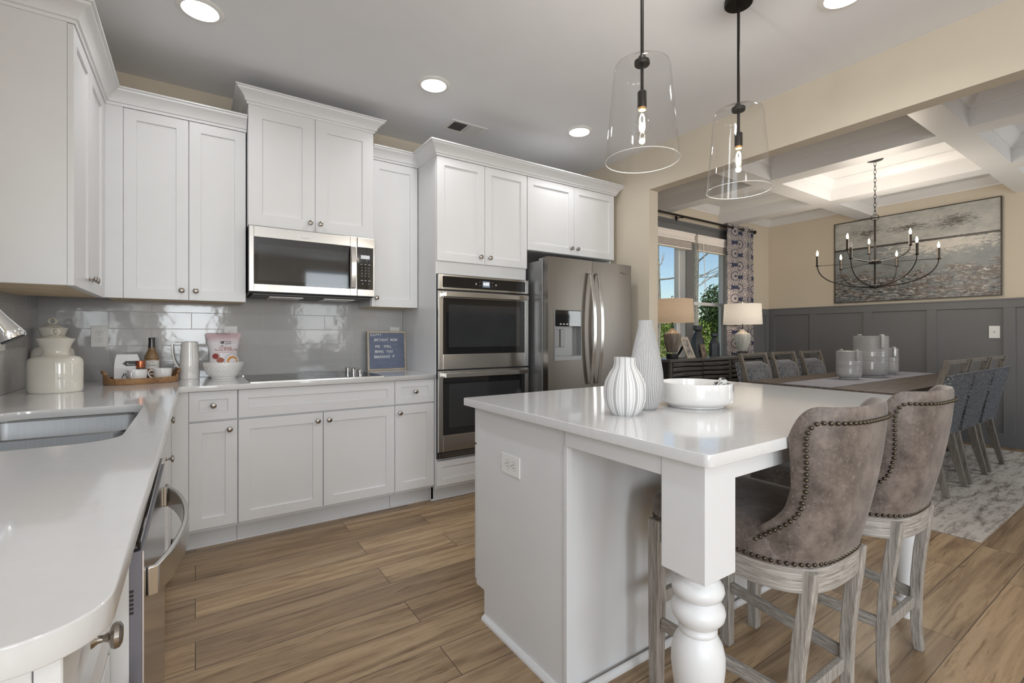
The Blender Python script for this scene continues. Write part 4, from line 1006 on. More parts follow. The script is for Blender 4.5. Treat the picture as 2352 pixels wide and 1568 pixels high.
# ================================================================== BAR STOOLS
def sup(phi, a, b_, e=2/3.0):
    return (math.copysign(a*abs(math.sin(phi))**e, math.sin(phi)), -b_*abs(math.cos(phi))**e)
def make_stool():
    t = thing('bar_stool', '', 'bar stool', (0, 0, 0), group='island bar stools')
    YC = .78; SP = 0.0
    def rearY(z): q = min(1, max(0, (z-.565)/.435)); return .565-.080*q-.01*math.sin(PI*q)
    def aw(z): q = min(1, max(0, (z-.565)/.435)); return .214+.017*q
    def yedge(z):
        K = [(.56, .778), (.60, .762), (.64, .715), (.68, .665), (.72, .630), (.78, .614), (.84, .614), (.90, .617), (.96, .620), (1.01, .620)]
        for (z0, y0), (z1, y1) in zip(K, K[1:]):
            if z <= z1: u = max(0, (z-z0)/(z1-z0)); u = u*u*(3-2*u) if False else u; return y0+(y1-y0)*u
        return K[-1][1]
    def phim(z): b_ = YC-rearY(z); return math.acos(min(1, max(.003, (YC-yedge(z))/b_))**1.5)
    def H(s): return .998-.085*max(0, (abs(s)-.66)/.34)**2.8
    def outer(s, z):
        x, y = sup(s*phim(z), aw(z), YC-rearY(z)); return Vector((x, YC+y, z))
    def nrm(s, z):
        d = outer(min(1, s+.01), z)-outer(max(-1, s-.01), z); n = Vector((d.y, -d.x, 0)); n.normalize(); return n
    ns, nz = 44, 26; bm = NB(); O = {}; I = {}
    for i in range(ns+1):
        s = -1+2*i/ns; s = math.copysign(abs(s)**.85, s)
        for j in range(nz+1):
            q = j/nz; q = 1-(1-q)**1.35; z = .562+q*(H(s)-.562); p = outer(s, z); n = nrm(s, z)
            es = max(0, 1-abs(s)**5); et = max(0, 1-(max(0, (q-.25)/.75))**5) ; e = math.sqrt(max(0, es*et)); T = .010+.058*e
            O[i, j] = bm.verts.new(p-n*.012*(1-e)); I[i, j] = bm.verts.new(p-n*T)
    for i in range(ns):
        for j in range(nz):
            bm.faces.new((O[i, j], O[i+1, j], O[i+1, j+1], O[i, j+1])); bm.faces.new((I[i, j], I[i, j+1], I[i+1, j+1], I[i+1, j]))
    for i in range(ns):
        bm.faces.new((O[i, nz], O[i+1, nz], I[i+1, nz], I[i, nz])); bm.faces.new((O[i, 0], I[i, 0], I[i+1, 0], O[i+1, 0]))
    for j in range(nz):
        bm.faces.new((O[0, j], O[0, j+1], I[0, j+1], I[0, j])); bm.faces.new((O[ns, j], I[ns, j], I[ns, j+1], O[ns, j+1]))
    o = mk('backrest', bm, leather, t, ang=80); md = o.modifiers.new('sub', 'SUBSURF'); md.levels = 1; md.render_levels = 1
    # seat plan: D shape
    def plan(a, rear, front, n=40, cr=.05):
        P = [sup(-PI/2+PI*i/n, a, YC-rear) for i in range(n+1)]; P = [(x, YC+y) for x, y in P]
        P += [(a, front-cr)]+rc(a-cr, front-cr, cr, 0, PI/2, 5)+rc(-a+cr, front-cr, cr, PI/2, PI, 5)+[(-a, front-cr)]
        return P
    def loft(name, levels, mat, ang=40, bevel=0):
        bm = NB(); R = [[bm.verts.new((x, y, z)) for x, y in pl_] for pl_, z in levels]
        for A, B in zip(R, R[1:]):
            for i in range(len(A)): bm.faces.new((A[i], A[(i+1) % len(A)], B[(i+1) % len(A)], B[i]))
        bm.faces.new(R[0][::-1]); bm.faces.new(R[-1]); return mk(name, bm, mat, t, bevel, ang=ang)
    loft('seat_frame', [(plan(.217, .563, 1.062), .500), (plan(.217, .563, 1.062), .566)], railwood, 40, .002)
    loft('seat', [(plan(.218, .570, 1.064), .566), (plan(.222, .585, 1.068), .590), (plan(.222, .595, 1.068), .625), (plan(.214, .61, 1.060), .647), (plan(.20, .63, 1.035), .660), (plan(.15, .68, .97), .666)], leather, 60)
    # nails
    nm = M('dark bronze nailhead', (.09, .075, .055), .3, .9) if 'nailmat' not in globals() else nailmat
    globals()['nailmat'] = nm
    bm = NB()
    def nail(p, n):
        m4 = Matrix.Translation(p) @ n.to_track_quat('Z', 'Y').to_matrix().to_4x4()
        alathe(bm, [(.0060, -.001), (.0055, .002), (.0035, .0038), (0, .0046)], n=10, mat=m4)
    def walk(fn, n, step=.0150):
        pts = [fn(i/n) for i in range(n+1)]; acc = 0; nail(*pts[0])
        for a, b2 in zip(pts, pts[1:]):
            acc += (b2[0]-a[0]).length
            if acc >= step: nail(*b2); acc = 0
    def side(u):   # from the seat up one wing, over the top, down the other
        S0, ZT_, RS, RZ_ = .83, .958, .16, .055
        if u < .34: q = u/.34; z = .588+q*(ZT_-RZ_-.588); s = -S0
        elif u < .40: q = (u-.34)/.06*PI/2; z = ZT_-RZ_+RZ_*math.sin(q); s = -S0+RS-RS*math.cos(q)
        elif u < .60: q = (u-.40)/.20; s = (-1+2*q)*(S0-RS); z = ZT_
        elif u < .66: q = (1-(u-.60)/.06)*PI/2; z = ZT_-RZ_+RZ_*math.sin(q); s = S0-RS+RS*math.cos(q)
        else: q = 1-(u-.66)/.34; z = .588+q*(ZT_-RZ_-.588); s = S0
        if z < .70:
            sg = -1 if u < .5 else 1; s = sg*(.83+.125*((.70-z)/.112))
        n = nrm(s, z); return outer(s, z)+n*.0004, n
    walk(side, 900)
    mk('nailhead_trim', bm, nm, t, ang=60)
    bm = NB(); P = plan(.221, .563, 1.066, 60); P2 = [Vector((x, y, .577)) for x, y in P]; L = len(P2); dense = []
    for i in range(L):
        a, b2 = P2[i], P2[(i+1) % L]; m_ = max(1, int((b2-a).length/.004))
        for k_ in range(m_): dense.append(a.lerp(b2, k_/m_))
    acc = 0
    for a, b2 in zip(dense, dense[1:]):
        acc += (b2-a).length
        if acc >= .0150:
            d = (b2-a).normalized(); nail(b2, Vector((d.y, -d.x, 0))); acc = 0
    mk('seat_nailhead_trim', bm, nm, t, ang=60)
    # legs
    for sx in (-1, 1):
        bm = NB(); sweepbar(bm, [(sx*.203, 1.040, .566), (sx*.203, 1.040, .30), (sx*.205, 1.041, .0)], [.046, .043, .036], [.044, .041, .036]); mk('leg', bm, stoolwood, t, .003, ang=None)
        bm = NB(); zs = [.560, .48, .38, .27, .16, .07, 0]
        ys = [.592, .600, .614, .624, .628, .627, .620]; xs = [.149, .150, .153, .157, .161, .165, .168]
        sweepbar(bm, [(sx*x_, y_-.004, z_) for x_, y_, z_ in zip(xs, ys, zs)], [.032, .032, .032, .031, .030, .028, .026], [.034, .035, .035, .034, .032, .030, .028]); mk('leg', bm, stoolwood, t, .003, ang=None)
        bar('stretcher', (sx*.203, 1.02, .225), (sx*.162, .622, .205), .036, .020, stretchwood, t, side=Vector((0, 0, 1)))
    bar('stretcher', (-.185, 1.04, .30), (.185, 1.04, .30), .022, .042, stoolwood, t, side=Vector((0, 1, 0)))
    bar('stretcher', (-.145, .634, .180), (.145, .634, .180), .020, .038, stoolwood, t, side=Vector((0, 1, 0)))
    return t
st = make_stool(); st.location = (1.485, 0, 0)
st['label'] = 'brown leather wingback bar stool with nailhead trim nearest the turned island leg'
again(st, (2.085, 0, 0), label='brown leather wingback bar stool, the farther one beside the dining rug')

# ================================================================== PENDANTS
def make_pendant():
    t = thing('pendant_light', '', 'pendant light', (0, 0, 0), group='island pendants')
    lathe('canopy', [(0, CZ-.024), (.058, CZ-.024), (.062, CZ-.020), (.062, CZ-.0005), (0, CZ-.0005)], iron, t, n=32)
    tube('rod', [(0, 0, 2.13), (0, 0, CZ-.022)], .0065, iron, t, 12)
    lathe('collar', [(.0065, 2.236), (.028, 2.236), (.030, 2.240), (.030, 2.252), (.018, 2.256), (.014, 2.27), (0, 2.27)], iron, t, n=28)
    s_ = lathe('socket', [(0, 2.070), (.0165, 2.070), (.0175, 2.074), (.0175, 2.130), (.012, 2.136), (0, 2.137)], iron, t, n=24)
    lathe('socket_ring', [(.0, 2.060), (.0145, 2.060), (.0145, 2.070), (0, 2.070)], M('brass socket ring', (.8, .5, .2), .3, .9), s_, n=20)
    bm = NB(); pr = [(.141, 1.862), (.1085, 2.215), (.104, 2.232), (.090, 2.240), (.030, 2.242)]
    alathe(bm, pr, n=72); big = [f for f in bm.faces if len(f.verts) > 4]; bmesh.ops.delete(bm, geom=big, context='FACES')
    mk('shade', bm, glass, t, ang=60)
    bm = NB(); rim = [(.141*math.cos(a*PI/36), .141*math.sin(a*PI/36), 1.862) for a in range(72)]; atube(bm, rim, .0013, 8, closed=True)
    mk('shade_rim', bm, M('glass rim', (.85, .85, .83), .1, 0, coat=1) if 'rimm' not in globals() else rimm, t)
    b_ = lathe('bulb', [(0, 1.962), (.013, 1.964), (.024, 1.974), (.030, 1.990), (.0295, 2.006), (.021, 2.032), (.0145, 2.048), (.0135, 2.060)], glass, t, n=28, closed=False)
    bm = NB()
    for k_ in range(4):
        a = k_*PI/2; atube(bm, [(.004*math.cos(a), .004*math.sin(a), 2.045), (.011*math.cos(a), .011*math.sin(a), 2.03), (.011*math.cos(a), .011*math.sin(a), 2.002), (.003*math.cos(a), .003*math.sin(a), 1.994)], .0010, 6)
    mk('filament', bm, bulbm, b_)
    return t
p = make_pendant(); p.location = (1.452, 1.25, 0); p['label'] = 'clear glass cone pendant light hanging lower left, nearer the camera'
again(p, (2.127, 1.252, 0), label='clear glass cone pendant light farther back, in front of the dining opening')
for x_ in (1.452, 2.127): light('POINT', 'pendant_bulb_light', (x_, 1.25, 2.008), 6.5, (1, .92, .82), shadow_soft_size=.011)

# ================================================================== RECESSED LIGHTS, VENT
t = thing('recessed_light', '', 'recessed ceiling light', (0, 0, CZ), group='recessed ceiling lights')
lathe('trim_ring', [(.0745, -.0035), (.078, -.011), (.090, -.010), (.101, -.004), (.102, -.0003), (.0745, -.0003)], plastic, t, n=48, closed=False)
lathe('diffuser', [(0, -.003), (.074, -.003), (.074, -.0008), (0, -.0008)], warmglow, t, n=48)
spots = [(.02, 2.745, 'left of the three recessed lights along the cabinets, near the left wall'), (1.247, 2.745, 'middle of the three recessed lights along the cabinets, above the air vent'),
         (2.47, 2.745, 'right of the three recessed lights along the cabinets, toward the dining opening'), (2.50, .96, 'recessed light at the very top edge of the picture, right of the pendants')]
for i, (x_, y_, lb) in enumerate(spots):
    o = t if i == 0 else copy_tree(t); o.location = (x_, y_, CZ); o['label'] = lb
for x_, y_ in [(s_[0], s_[1]) for s_ in spots]+[(.02, .96), (1.25, .96), (1.25, -1.4), (0.1, -1.4), (2.5, -1.4), (1.25, -3.2)]:  # positions beyond spots are unseen lamps without fixtures, added for soft fill
    light('AREA', 'recessed_and_fill_lamp', (x_, y_, CZ-.012), 2.9, (.98, .985, 1), (0, 0, 0), (.13, .13), spread=2.6)
t = thing('ceiling_vent', 'white rectangular air register in the kitchen ceiling above the oven tower', 'vent', (1.71, 3.195, CZ))
bm = NB(); a, b_ = .152, .09
abox(bm, -a, a, -b_, -b_+.022, -.004, 0); abox(bm, -a, a, b_-.022, b_, -.004, 0); abox(bm, -a, -a+.03, -b_+.022, b_-.022, -.004, 0); abox(bm, a-.03, a, -b_+.022, b_-.022, -.004, 0); abox(bm, -.008, .008, -b_+.022, b_-.022, -.004, 0)
mk('frame', bm, plastic, t, .001, ang=None)
box('duct_opening', -a+.03, a-.03, -b_+.022, b_-.022, -.0006, -.0001, darkslot, t)
bm = NB()
for sg in (-1, 1):
    for i in range(9):
        xc = sg*(.018+i*.0125); m4 = Matrix.Translation((xc, 0, -.003)) @ Matrix.Rotation(sg*.7, 4, 'Y'); abox(bm, -.0045, .0045, -b_+.022, b_-.022, -.0004, .0004, mat=m4)
mk('louvers', bm, plastic, t, ang=None)
tube('damper_lever', [(.135, -.02, -.004), (.135, -.02, -.012), (.128, -.045, -.012)], .002, plastic, t, 6)

# ================================================================== COUNTER ITEMS
def canister(label, x, y, z, k, kz, rz):
    t = thing('canister', label, 'canister', (x, y, z), rz, 'ivory lidded canisters')
    pr = [(0, 0), (.118, 0), (.124, .004), (.1275, .02), (.1275, .140), (.123, .158), (.108, .170), (.085, .176), (.070, .179), (.064, .184), (.060, .192), (.064, .210), (.076, .235), (.089, .257), (.0895, .259), (.086, .259), (.072, .237), (.0, .230)]
    lathe('body', [(r*k, zz*kz) for r, zz in pr], ivory, t, n=72, sy=.80)
    l_ = lathe('lid', [(0, .240*kz), (.070*k, .240*kz), (.080*k, .252*kz), (.068*k, .262*kz), (.045*k, .271*kz), (.018*k, .276*kz), (0, .277*kz)], ivory, t, n=56, sy=.80)
    R_ = .0155; bm = NB(); atube(bm, [(R_*math.cos(a*PI/16), -.0, .275*kz+.0165+R_*math.sin(a*PI/16)) for a in range(32)], .0055, 10, closed=True)
    for v_ in bm.verts: v_.co.y *= 2.0
    mk('ring_handle', bm, ivory, l_)
    return t
canister('large ivory canister with ring-handled lid in front of its twin, left counter corner', -.553, 3.085, .908, .81, .985, -.35)
canister('ivory ring-lidded canister tucked behind the other in the tiled corner', -.634, 3.475, .908, .70, 1.20, -.25)
# tray
TZ = .908
t = thing('serving_tray', 'oval striped wood serving tray with cut-out handles', 'tray', (-.253, 3.425, TZ), .22)
n = 64; bm = NB(); rings = []
def trh(a): return .034+.030*max(0, abs(math.cos(a))-.86)/.14
A_, B_ = .165, .120
lv = [(1.0, 0, 0), (1.03, .004, 0), (1.04, None, 1), (1.0, None, 1), (.96, .010, 0), (.0, .010, 0)]
for sc_, zz, top in lv:
    if sc_ == 0: rings.append([bm.verts.new((0, 0, zz))]); continue
    rings.append([bm.verts.new((A_*sc_*math.copysign(abs(math.cos(2*PI*i/n))**.8, math.cos(2*PI*i/n)), B_*sc_*math.copysign(abs(math.sin(2*PI*i/n))**.9, math.sin(2*PI*i/n)), (trh(2*PI*i/n) if top else zz))) for i in range(n)])
for A, B in zip(rings, rings[1:]):
    for i in range(n):
        j = (i+1) % n
        if len(B) == 1: bm.faces.new((A[i], A[j], B[0]))
        else: bm.faces.new((A[i], A[j], B[j], B[i]))
bm.faces.new(rings[0][::-1]); mk('tray_body', bm, acacia, t, ang=40)
for sx in (-1, 1):
    bm = NB(); atube(bm, [(sx*.158, -.050, .050), (sx*.168, -.044, .063), (sx*.171, -.030, .069), (sx*.172, 0, .070), (sx*.171, .030, .069), (sx*.168, .044, .063), (sx*.158, .050, .050)], .0075, 8)
    mk('handle', bm, acacia, t)
# coffee bag
t = thing('coffee_bag', 'white paper coffee bag with dark pointed label and black script', 'coffee bag', (-.325, 3.470, TZ+.0105), .18)
bm = NB(); secs = [(.058, .033, 0), (.060, .036, .02), (.060, .037, .075), (.058, .030, .100), (.054, .020, .128), (.048, .011, .148), (.047, .007, .152)]
rings = []
for hw, hd, zz in secs:
    rings.append([bm.verts.new((x_, y_, zz)) for x_, y_ in ((-hw, -hd), (0, -hd-.004), (hw, -hd), (hw-.006, 0), (hw, hd), (0, hd+.003), (-hw, hd), (-hw+.006, 0))])
for A, B in zip(rings, rings[1:]):
    for i in range(8): bm.faces.new((A[i], A[(i+1) % 8], B[(i+1) % 8], B[i]))
bm.faces.new(rings[0][::-1]); bm.faces.new(rings[-1]); mk('bag', bm, paper, t, .002, ang=None)
lab = M('charcoal label', (.05, .05, .055), .5); ink = M('black ink', (.015, .015, .015), .5); wink = M('white ink', (.85, .85, .85), .5)
BAGS = [(0, .038), (.02, .0405), (.075, .0415), (.100, .0345), (.128, .0245), (.148, .0155), (.2, .012)]
def bagwrap(o, lift=.0008):
    for v_ in o.data.vertices:
        zz = v_.co.z
        for (z0, h0), (z1, h1) in zip(BAGS, BAGS[1:]):
            if zz <= z1: v_.co.y = -(h0+(h1-h0)*max(0, (zz-z0)/(z1-z0)))*(1-.08*abs(v_.co.x)/.058)-lift+v_.co.y*.5; break
    return o
lb_ = bagwrap(shape2d('label', [[(-.022, .100), (-.008, .114), (.055, .114), (.055, .086), (-.006, .086)]], -.0003, .0003, lab, t, m4=XZ))
bagwrap(text('label_lettering', 'small batch roast', .0075, wink, t, (.026, 0, .094), sx=.95, ext=.0003), .0016)
bagwrap(text('script_lettering', 'Peace', .040, ink, t, (.014, 0, .030), ext=.0003, shear=.35, sx=.95))
bagwrap(text('small_lettering', 'COFFEE', .007, ink, t, (.002, 0, .058), ext=.0003))
bm = NB()
for q in range(9): zz = .012+q*.011; atube(bm, [(-.0612, -.012+.006*(q % 3)-.004+.005*math.cos(a), zz+.004*math.sin(a)) for a in (0, .8, 1.6, 2.4, 3.1)], .0006, 4)
mk('side_print', bm, ink, t)
# syrup bottle
t = thing('syrup_bottle', 'amber chai syrup bottle with black neck wrap and white label', 'bottle', (-.214, 3.500, TZ+.0105))
syr = M('chai syrup glass', (.22, .13, .06), .08, var=.03, coat=.8)
lathe('body', [(0, 0), (.034, 0), (.0365, .004), (.0365, .120), (.0345, .123), (.0365, .126), (.035, .140), (.027, .156), (.0195, .170), (.0175, .186), (.0155, .20), (0, .20)], syr, t, n=40)
lathe('neck_wrap', [(0, .188), (.0178, .188), (.0165, .205), (.0150, .228), (.0165, .229), (.0165, .243), (.0155, .246), (0, .246)], M('glossy black shrink wrap', (.015, .015, .015), .15, coat=.5), t, n=32)
lathe('label', [(.0367, .030), (.0369, .031), (.0369, .112), (.0367, .113)], M('cream label', (.66, .64, .60), .5), t, n=40, closed=False)
for s_, sz, zz in (('CHAI', .016, .084), ('Torani', .009, .103)):
    o = text('label_lettering', s_, sz, ink, t, (0, 0, 0), ext=.0002)
    for v_ in o.data.vertices:
        a = v_.co.x/.037+.10; r_ = .0372-v_.co.y*0; zz_ = v_.co.z; off = -(v_.co.y); v_.co = Vector(((.0373+off)*math.sin(a), -(.0373+off)*math.cos(a), zz_+zz))
o = lathe('label_art', [(.0371, .040), (.0372, .041), (.0372, .064), (.0371, .065)], M('cinnamon art', (.25, .10, .04), .5, var=.5, scale=90), t, n=40, closed=False)
# copper lidded jar
t = thing('jar', 'small dark jar with copper screw lid behind the left mug', 'jar', (-.262, 3.448, TZ+.0105))
lathe('body', [(0, 0), (.022, 0), (.023, .003), (.023, .066), (.019, .074), (0, .074)], M('dark jar glass', (.05, .025, .015), .08, coat=.8), t, n=32)
lathe('lid', [(0, .072), (.0215, .072), (.022, .074), (.022, .090), (.0205, .0915), (.022, .093), (.022, .112), (.0205, .114), (0, .114)], copper, t, n=32)
# mugs
mugm = M('glossy white mug', (.82, .82, .82), .08, var=.005, coat=.5)
def mug(label, x, y, rz):
    t = thing('mug', label, 'mug', (x, y, TZ+.0105), rz, 'white mugs on the tray')
    lathe('cup', [(0, 0), (.032, 0), (.036, .004), (.042, .020), (.0445, .040), (.0455, .066), (.044, .067), (.0425, .064), (.041, .03), (.030, .008), (0, .006)], mugm, t, n=44)
    tube('handle', [(.043, 0, .056), (.055, 0, .060), (.066, 0, .050), (.067, 0, .036), (.058, 0, .020), (.041, 0, .010)], .0042, mugm, t, 10)
    return t
mug('white mug on the tray with its handle turned toward the camera', -.270, 3.372, -1.9)
mug('white mug at the right end of the tray with its handle to the left', -.158, 3.425, PI+.1)
# pitcher
t = thing('pitcher', 'tall white ceramic pitcher with thin loop handle', 'pitcher', (-.030, 3.545, TZ), PI+.15)
lathe('body', [(0, 0), (.049, 0), (.052, .003), (.0535, .02), (.050, .12), (.044, .215), (.043, .228), (.0415, .229), (.040, .222), (.046, .12), (.047, .01), (0, .008)], ceramic, t, n=48)
sweepm = NB(); sweepbar(sweepm, [(.042, 0, .222), (.085, 0, .220), (.089, 0, .214), (.088, 0, .17), (.080, 0, .12), (.066, 0, .085), (.050, 0, .065)], .014, .009, Vector((0, 1, 0))); mk('handle', sweepm, ceramic, t, .003, 3, ang=40)
# herringbone bowl
t = thing('bowl', 'white bowl with embossed herringbone pattern holding the pancake mix', 'bowl', (.148, 3.478, TZ))
def hb(a, z):
    q = (a*12/(2*PI)) % 1; tri = abs(q-.5)*2; return 1+(.018*max(0, math.sin((z*230+tri*9))) if .02 < z < .097 else 0)
lathe('body', [(0, 0), (.066, 0), (.068, .003), (.068, .010), (.074, .013)]+[(.074+.036*math.sin(PI/2*((i+1)/26))**.8, .013+.088*(i+1)/26) for i in range(26)]+[(.1105, .104), (.108, .105), (.105, .102), (.098, .06), (.08, .025), (0, .018)], ceramic, t, n=192, rfun=hb, ang=60)
# pouch
t = thing('mix_pouch', 'pink and white pancake and waffle mix pouch standing in the bowl', 'food pouch', (.150, 3.482, TZ+.02), .06)
def pouch_pt(u, v_):   # u -1..1, v 0..1
    hw = .062+.030*v_**.7+.004*math.sin(v_*9); return u*hw, v_*.265
def pouch_mat():
    m, t, b = nodes('printed pouch film'); tc = t.nodes.new('ShaderNodeTexCoord'); sx = t.nodes.new('ShaderNodeSeparateXYZ'); t.links.new(tc.outputs['Object'], sx.inputs[0])
    n = N(t, 'ShaderNodeTexNoise', i_Scale=14.0, i_Detail=2.0); t.links.new(tc.outputs['Object'], n.inputs['Vector'])
    k = MT(t, 'ADD', sx.outputs[2], MT(t, 'MULTIPLY', n.outputs[0], .05))
    r = ramp(t, [(.0, (.74, .72, .74)), (.225, (.74, .70, .73)), (.262, (.62, .46, .50)), (.3, (.62, .45, .48))], k); t.links.new(r.outputs[0], b.inputs['Base Color']); b.inputs['Roughness'].default_value = .28
    bump(t, b, n.outputs[0], .25, .01); return m
pm = pouch_mat(); bm = NB(); F = {}; Bk = {}
for i in range(13):
    for j in range(13):
        u = -1+i/6; v_ = j/12; x_, z_ = pouch_pt(u, v_); th = .026*math.sqrt(max(0, 1-u*u))*math.sqrt(max(0, 1-(max(0, v_-.12)/.88)**2.5)); lean = .02*v_
        F[i, j] = bm.verts.new((x_, -th-.001+lean, z_)); Bk[i, j] = bm.verts.new((x_, th+.001+lean, z_))
for i in range(12):
    for j in range(12): bm.faces.new((F[i, j], F[i+1, j], F[i+1, j+1], F[i, j+1])); bm.faces.new((Bk[i, j], Bk[i, j+1], Bk[i+1, j+1], Bk[i+1, j]))
    bm.faces.new((F[i, 12], F[i+1, 12], Bk[i+1, 12], Bk[i, 12])); bm.faces.new((F[i, 0], Bk[i, 0], Bk[i+1, 0], F[i+1, 0]))
for j in range(12): bm.faces.new((F[0, j], F[0, j+1], Bk[0, j+1], Bk[0, j])); bm.faces.new((F[12, j], Bk[12, j], Bk[12, j+1], F[12, j+1]))
mk('pouch', bm, pm, t, ang=60)
def pouch_wrap(o, lift=.0015):
    for v_ in o.data.vertices:
        zz = v_.co.z; x_ = v_.co.x; vv = min(1, max(0, zz/.265)); hw = pouch_pt(1, vv)[0]; u = max(-1, min(1, x_/hw))
        th = .026*math.sqrt(max(0, 1-u*u))*math.sqrt(max(0, 1-(max(0, vv-.12)/.88)**2.5)); v_.co.y = v_.co.y-th-.001+.02*vv-lift
    return o
brn = M('cinnamon print', (.35, .09, .04), .5); blk = M('print black', (.03, .01, .02), .5)
pouch_wrap(text('brand_mark', 'g', .050, blk, t, (-.010, 0, .205), ext=.0003, bold=.001)); pouch_wrap(text('brand_lettering', 'Good\nGather', .013, blk, t, (.022, 0, .205), ext=.0003))
pouch_wrap(text('name_lettering', 'Original', .021, brn, t, (.005, 0, .172), ext=.0003)); pouch_wrap(text('name_lettering', 'Pancake & Waffle Mix', .0185, brn, t, (.012, 0, .158), ext=.0003, sx=.76))
pouch_wrap(text('small_lettering', 'Try pancakes with fruit spread', .0075, brn, t, (.008, 0, .144), ext=.0003))
def disc(name, cx, cz, r, mat, lift, sx=1): return pouch_wrap(shape2d(name, [[(cx+r*sx*math.cos(a*PI/20), cz+r*math.sin(a*PI/20)) for a in range(40)]], -.0003, .0003, mat, t, m4=XZ), lift)
disc('jam_jar_rim', -.044, .120, .022, M('jar rim print', (.55, .45, .45), .5), .0015); disc('jam_print', -.047, .120, .016, M('jam print', (.28, .02, .015), .4), .0022)
disc('plate_print', .040, .090, .046, M('plate print', (.60, .60, .64), .5), .0015, .9); disc('waffle_print', .043, .086, .033, M('waffle print', (.62, .30, .07), .5, var=.35, scale=60), .0022, .9)
disc('syrup_print', -.022, .095, .017, brn, .0018, 1.2)
# letter board
t = thing('letter_board', 'blue-grey felt letter board in an oak frame with white birthday letters, right of the cooktop', 'letter board', (1.234, 3.578, TZ)); t.rotation_euler = (-.06, 0, 0)
oak = m_wood('pale oak frame', (.42, .36, .28), (.58, .51, .42), (3, 3, 3), 6)
hw = .153; bm = NB()
for a in ((-hw, -hw+.014), (hw-.014, hw)): abox(bm, a[0], a[1], -.012, .010, 0, .302)
abox(bm, -hw+.014, hw-.014, -.012, .010, 0, .014); abox(bm, -hw+.014, hw-.014, -.012, .010, .288, .302); mk('frame', bm, oak, t, .0015, ang=None)
fm = M('slate blue felt', (.24, .27, .37), .95, var=.08, scale=200)
bm = NB(); nr = 27; hh = .274/nr
for i in range(nr):
    z0 = .014+i*hh; V = [bm.verts.new((x_, y_, z_)) for x_ in (-hw+.014, hw-.014) for y_, z_ in ((.001, z0), (-.0045, z0+hh*.18), (-.0055, z0+hh*.45), (-.0045, z0+hh*.72), (.001, z0+hh*.86), (.001, z0+hh))]
    for k_ in range(5): bm.faces.new((V[k_], V[6+k_], V[7+k_], V[k_+1]))
abox(bm, -hw+.014, hw-.014, .0015, .008, .014, .288); mk('felt', bm, fm, t, ang=30)
lw = M('white letter plastic', (.85, .85, .85), .4)
for s_, x_, z_, w_ in (('H A P P Y', -.127, .272, .085), ('BIRTHDAY  MOM', -.100, .234, .182), ('WE    WILL', -.096, .184, .128), ('BRING   YOU', -.094, .144, .137), ('BREAKFAST', -.101, .104, .127)):
    o = text('letters', s_, .0275, lw, t, (0, -.0070, z_), ext=.0008, align='LEFT', bold=.0003)
    xs_ = [v_.co.x for v_ in o.data.vertices]; x0_, k_ = min(xs_), w_/(max(xs_)-min(xs_))
    for v_ in o.data.vertices: v_.co.x = x_+(v_.co.x-x0_)*k_
bm = NB()
for k_ in range(3): a = k_*PI/3+PI/2; abox(bm, -.0012, .0012, -.0078, -.006, -.011, .011, mat=Matrix.Translation((.050, 0, .108)) @ Matrix.Rotation(a, 4, 'Y'))
mk('asterisk', bm, lw, t, ang=None)

# ================================================================== DINING ROOM
o = box('area_rug', 3.70, 6.85, .735, 3.02, .0, .010, rugm, None, .002); tagit(o, 'distressed grey and cream rug under the dining table and chairs', 'rug')
RUG = .0105
# table
TX0, TX1, TY0, TY1, TZT = 4.19, 6.74, 1.29, 2.39, .76
t = thing('dining_table', 'long dark weathered wood dining table with a runner and ribbed canisters', 'dining table', ((TX0+TX1)/2, (TY0+TY1)/2, RUG))
hx, hy = (TX1-TX0)/2, (TY1-TY0)/2; zt = TZT-RUG
bm = NB(); npl = 5
for i in range(npl):
    y0 = -hy+2*hy*i/npl; abox(bm, -hx+.10, hx-.10, y0+.0012, y0+2*hy/npl-.0012, zt-.045, zt)
for sx in (-1, 1):
    x0, x1 = sorted((sx*hx, sx*(hx-.098))); abox(bm, x0, x1, -hy, hy, zt-.045, zt)
mk('tabletop', bm, tablewood, t, .002, ang=None)
bm = NB(); abox(bm, -hx+.16, hx-.16, -hy+.12, -hy+.145, zt-.12, zt-.0455); abox(bm, -hx+.16, hx-.16, hy-.145, hy-.12, zt-.12, zt-.0455); abox(bm, -hx+.135, -hx+.16, -hy+.12, hy-.12, zt-.12, zt-.0455); abox(bm, hx-.16, hx-.135, -hy+.12, hy-.12, zt-.12, zt-.0455)
mk('apron', bm, tablewood, t, .002, ang=None)
for sx in (-1, 1):
    bm = NB(); abox(bm, sx*.86-.05, sx*.86+.05, -.36, .36, 0, .07); abox(bm, sx*.86-.06, sx*.86+.06, -.13, .13, .07, zt-.10); abox(bm, sx*.86-.05, sx*.86+.05, -.40, .40, zt-.10, zt-.0455)
    mk('pedestal', bm, tablewood, t, .004, ang=None)
box('stretcher', -.80, .80, -.04, .04, .20, .30, tablewood, t, .003)
# runner
bm = NB(); x0, x1 = TX0+.01, TX1-.02; V = []
for i in range(41):
    x_ = x0+(x1-x0)*i/40; V.append([bm.verts.new((x_, y_, TZT+.0025+.0008*math.sin(i*1.1+j))) for j, y_ in enumerate((1.70, 1.80, 1.90, 2.0, 2.10))])
for A, B in zip(V, V[1:]):
    for j in range(4): bm.faces.new((A[j], B[j], B[j+1], A[j+1]))
o = mk('table_runner', bm, linen, None, ang=60); md = o.modifiers.new('s', 'SOLIDIFY'); md.thickness = .002; tagit(o, 'pale grey linen runner along the dining table under the canisters', 'table runner')
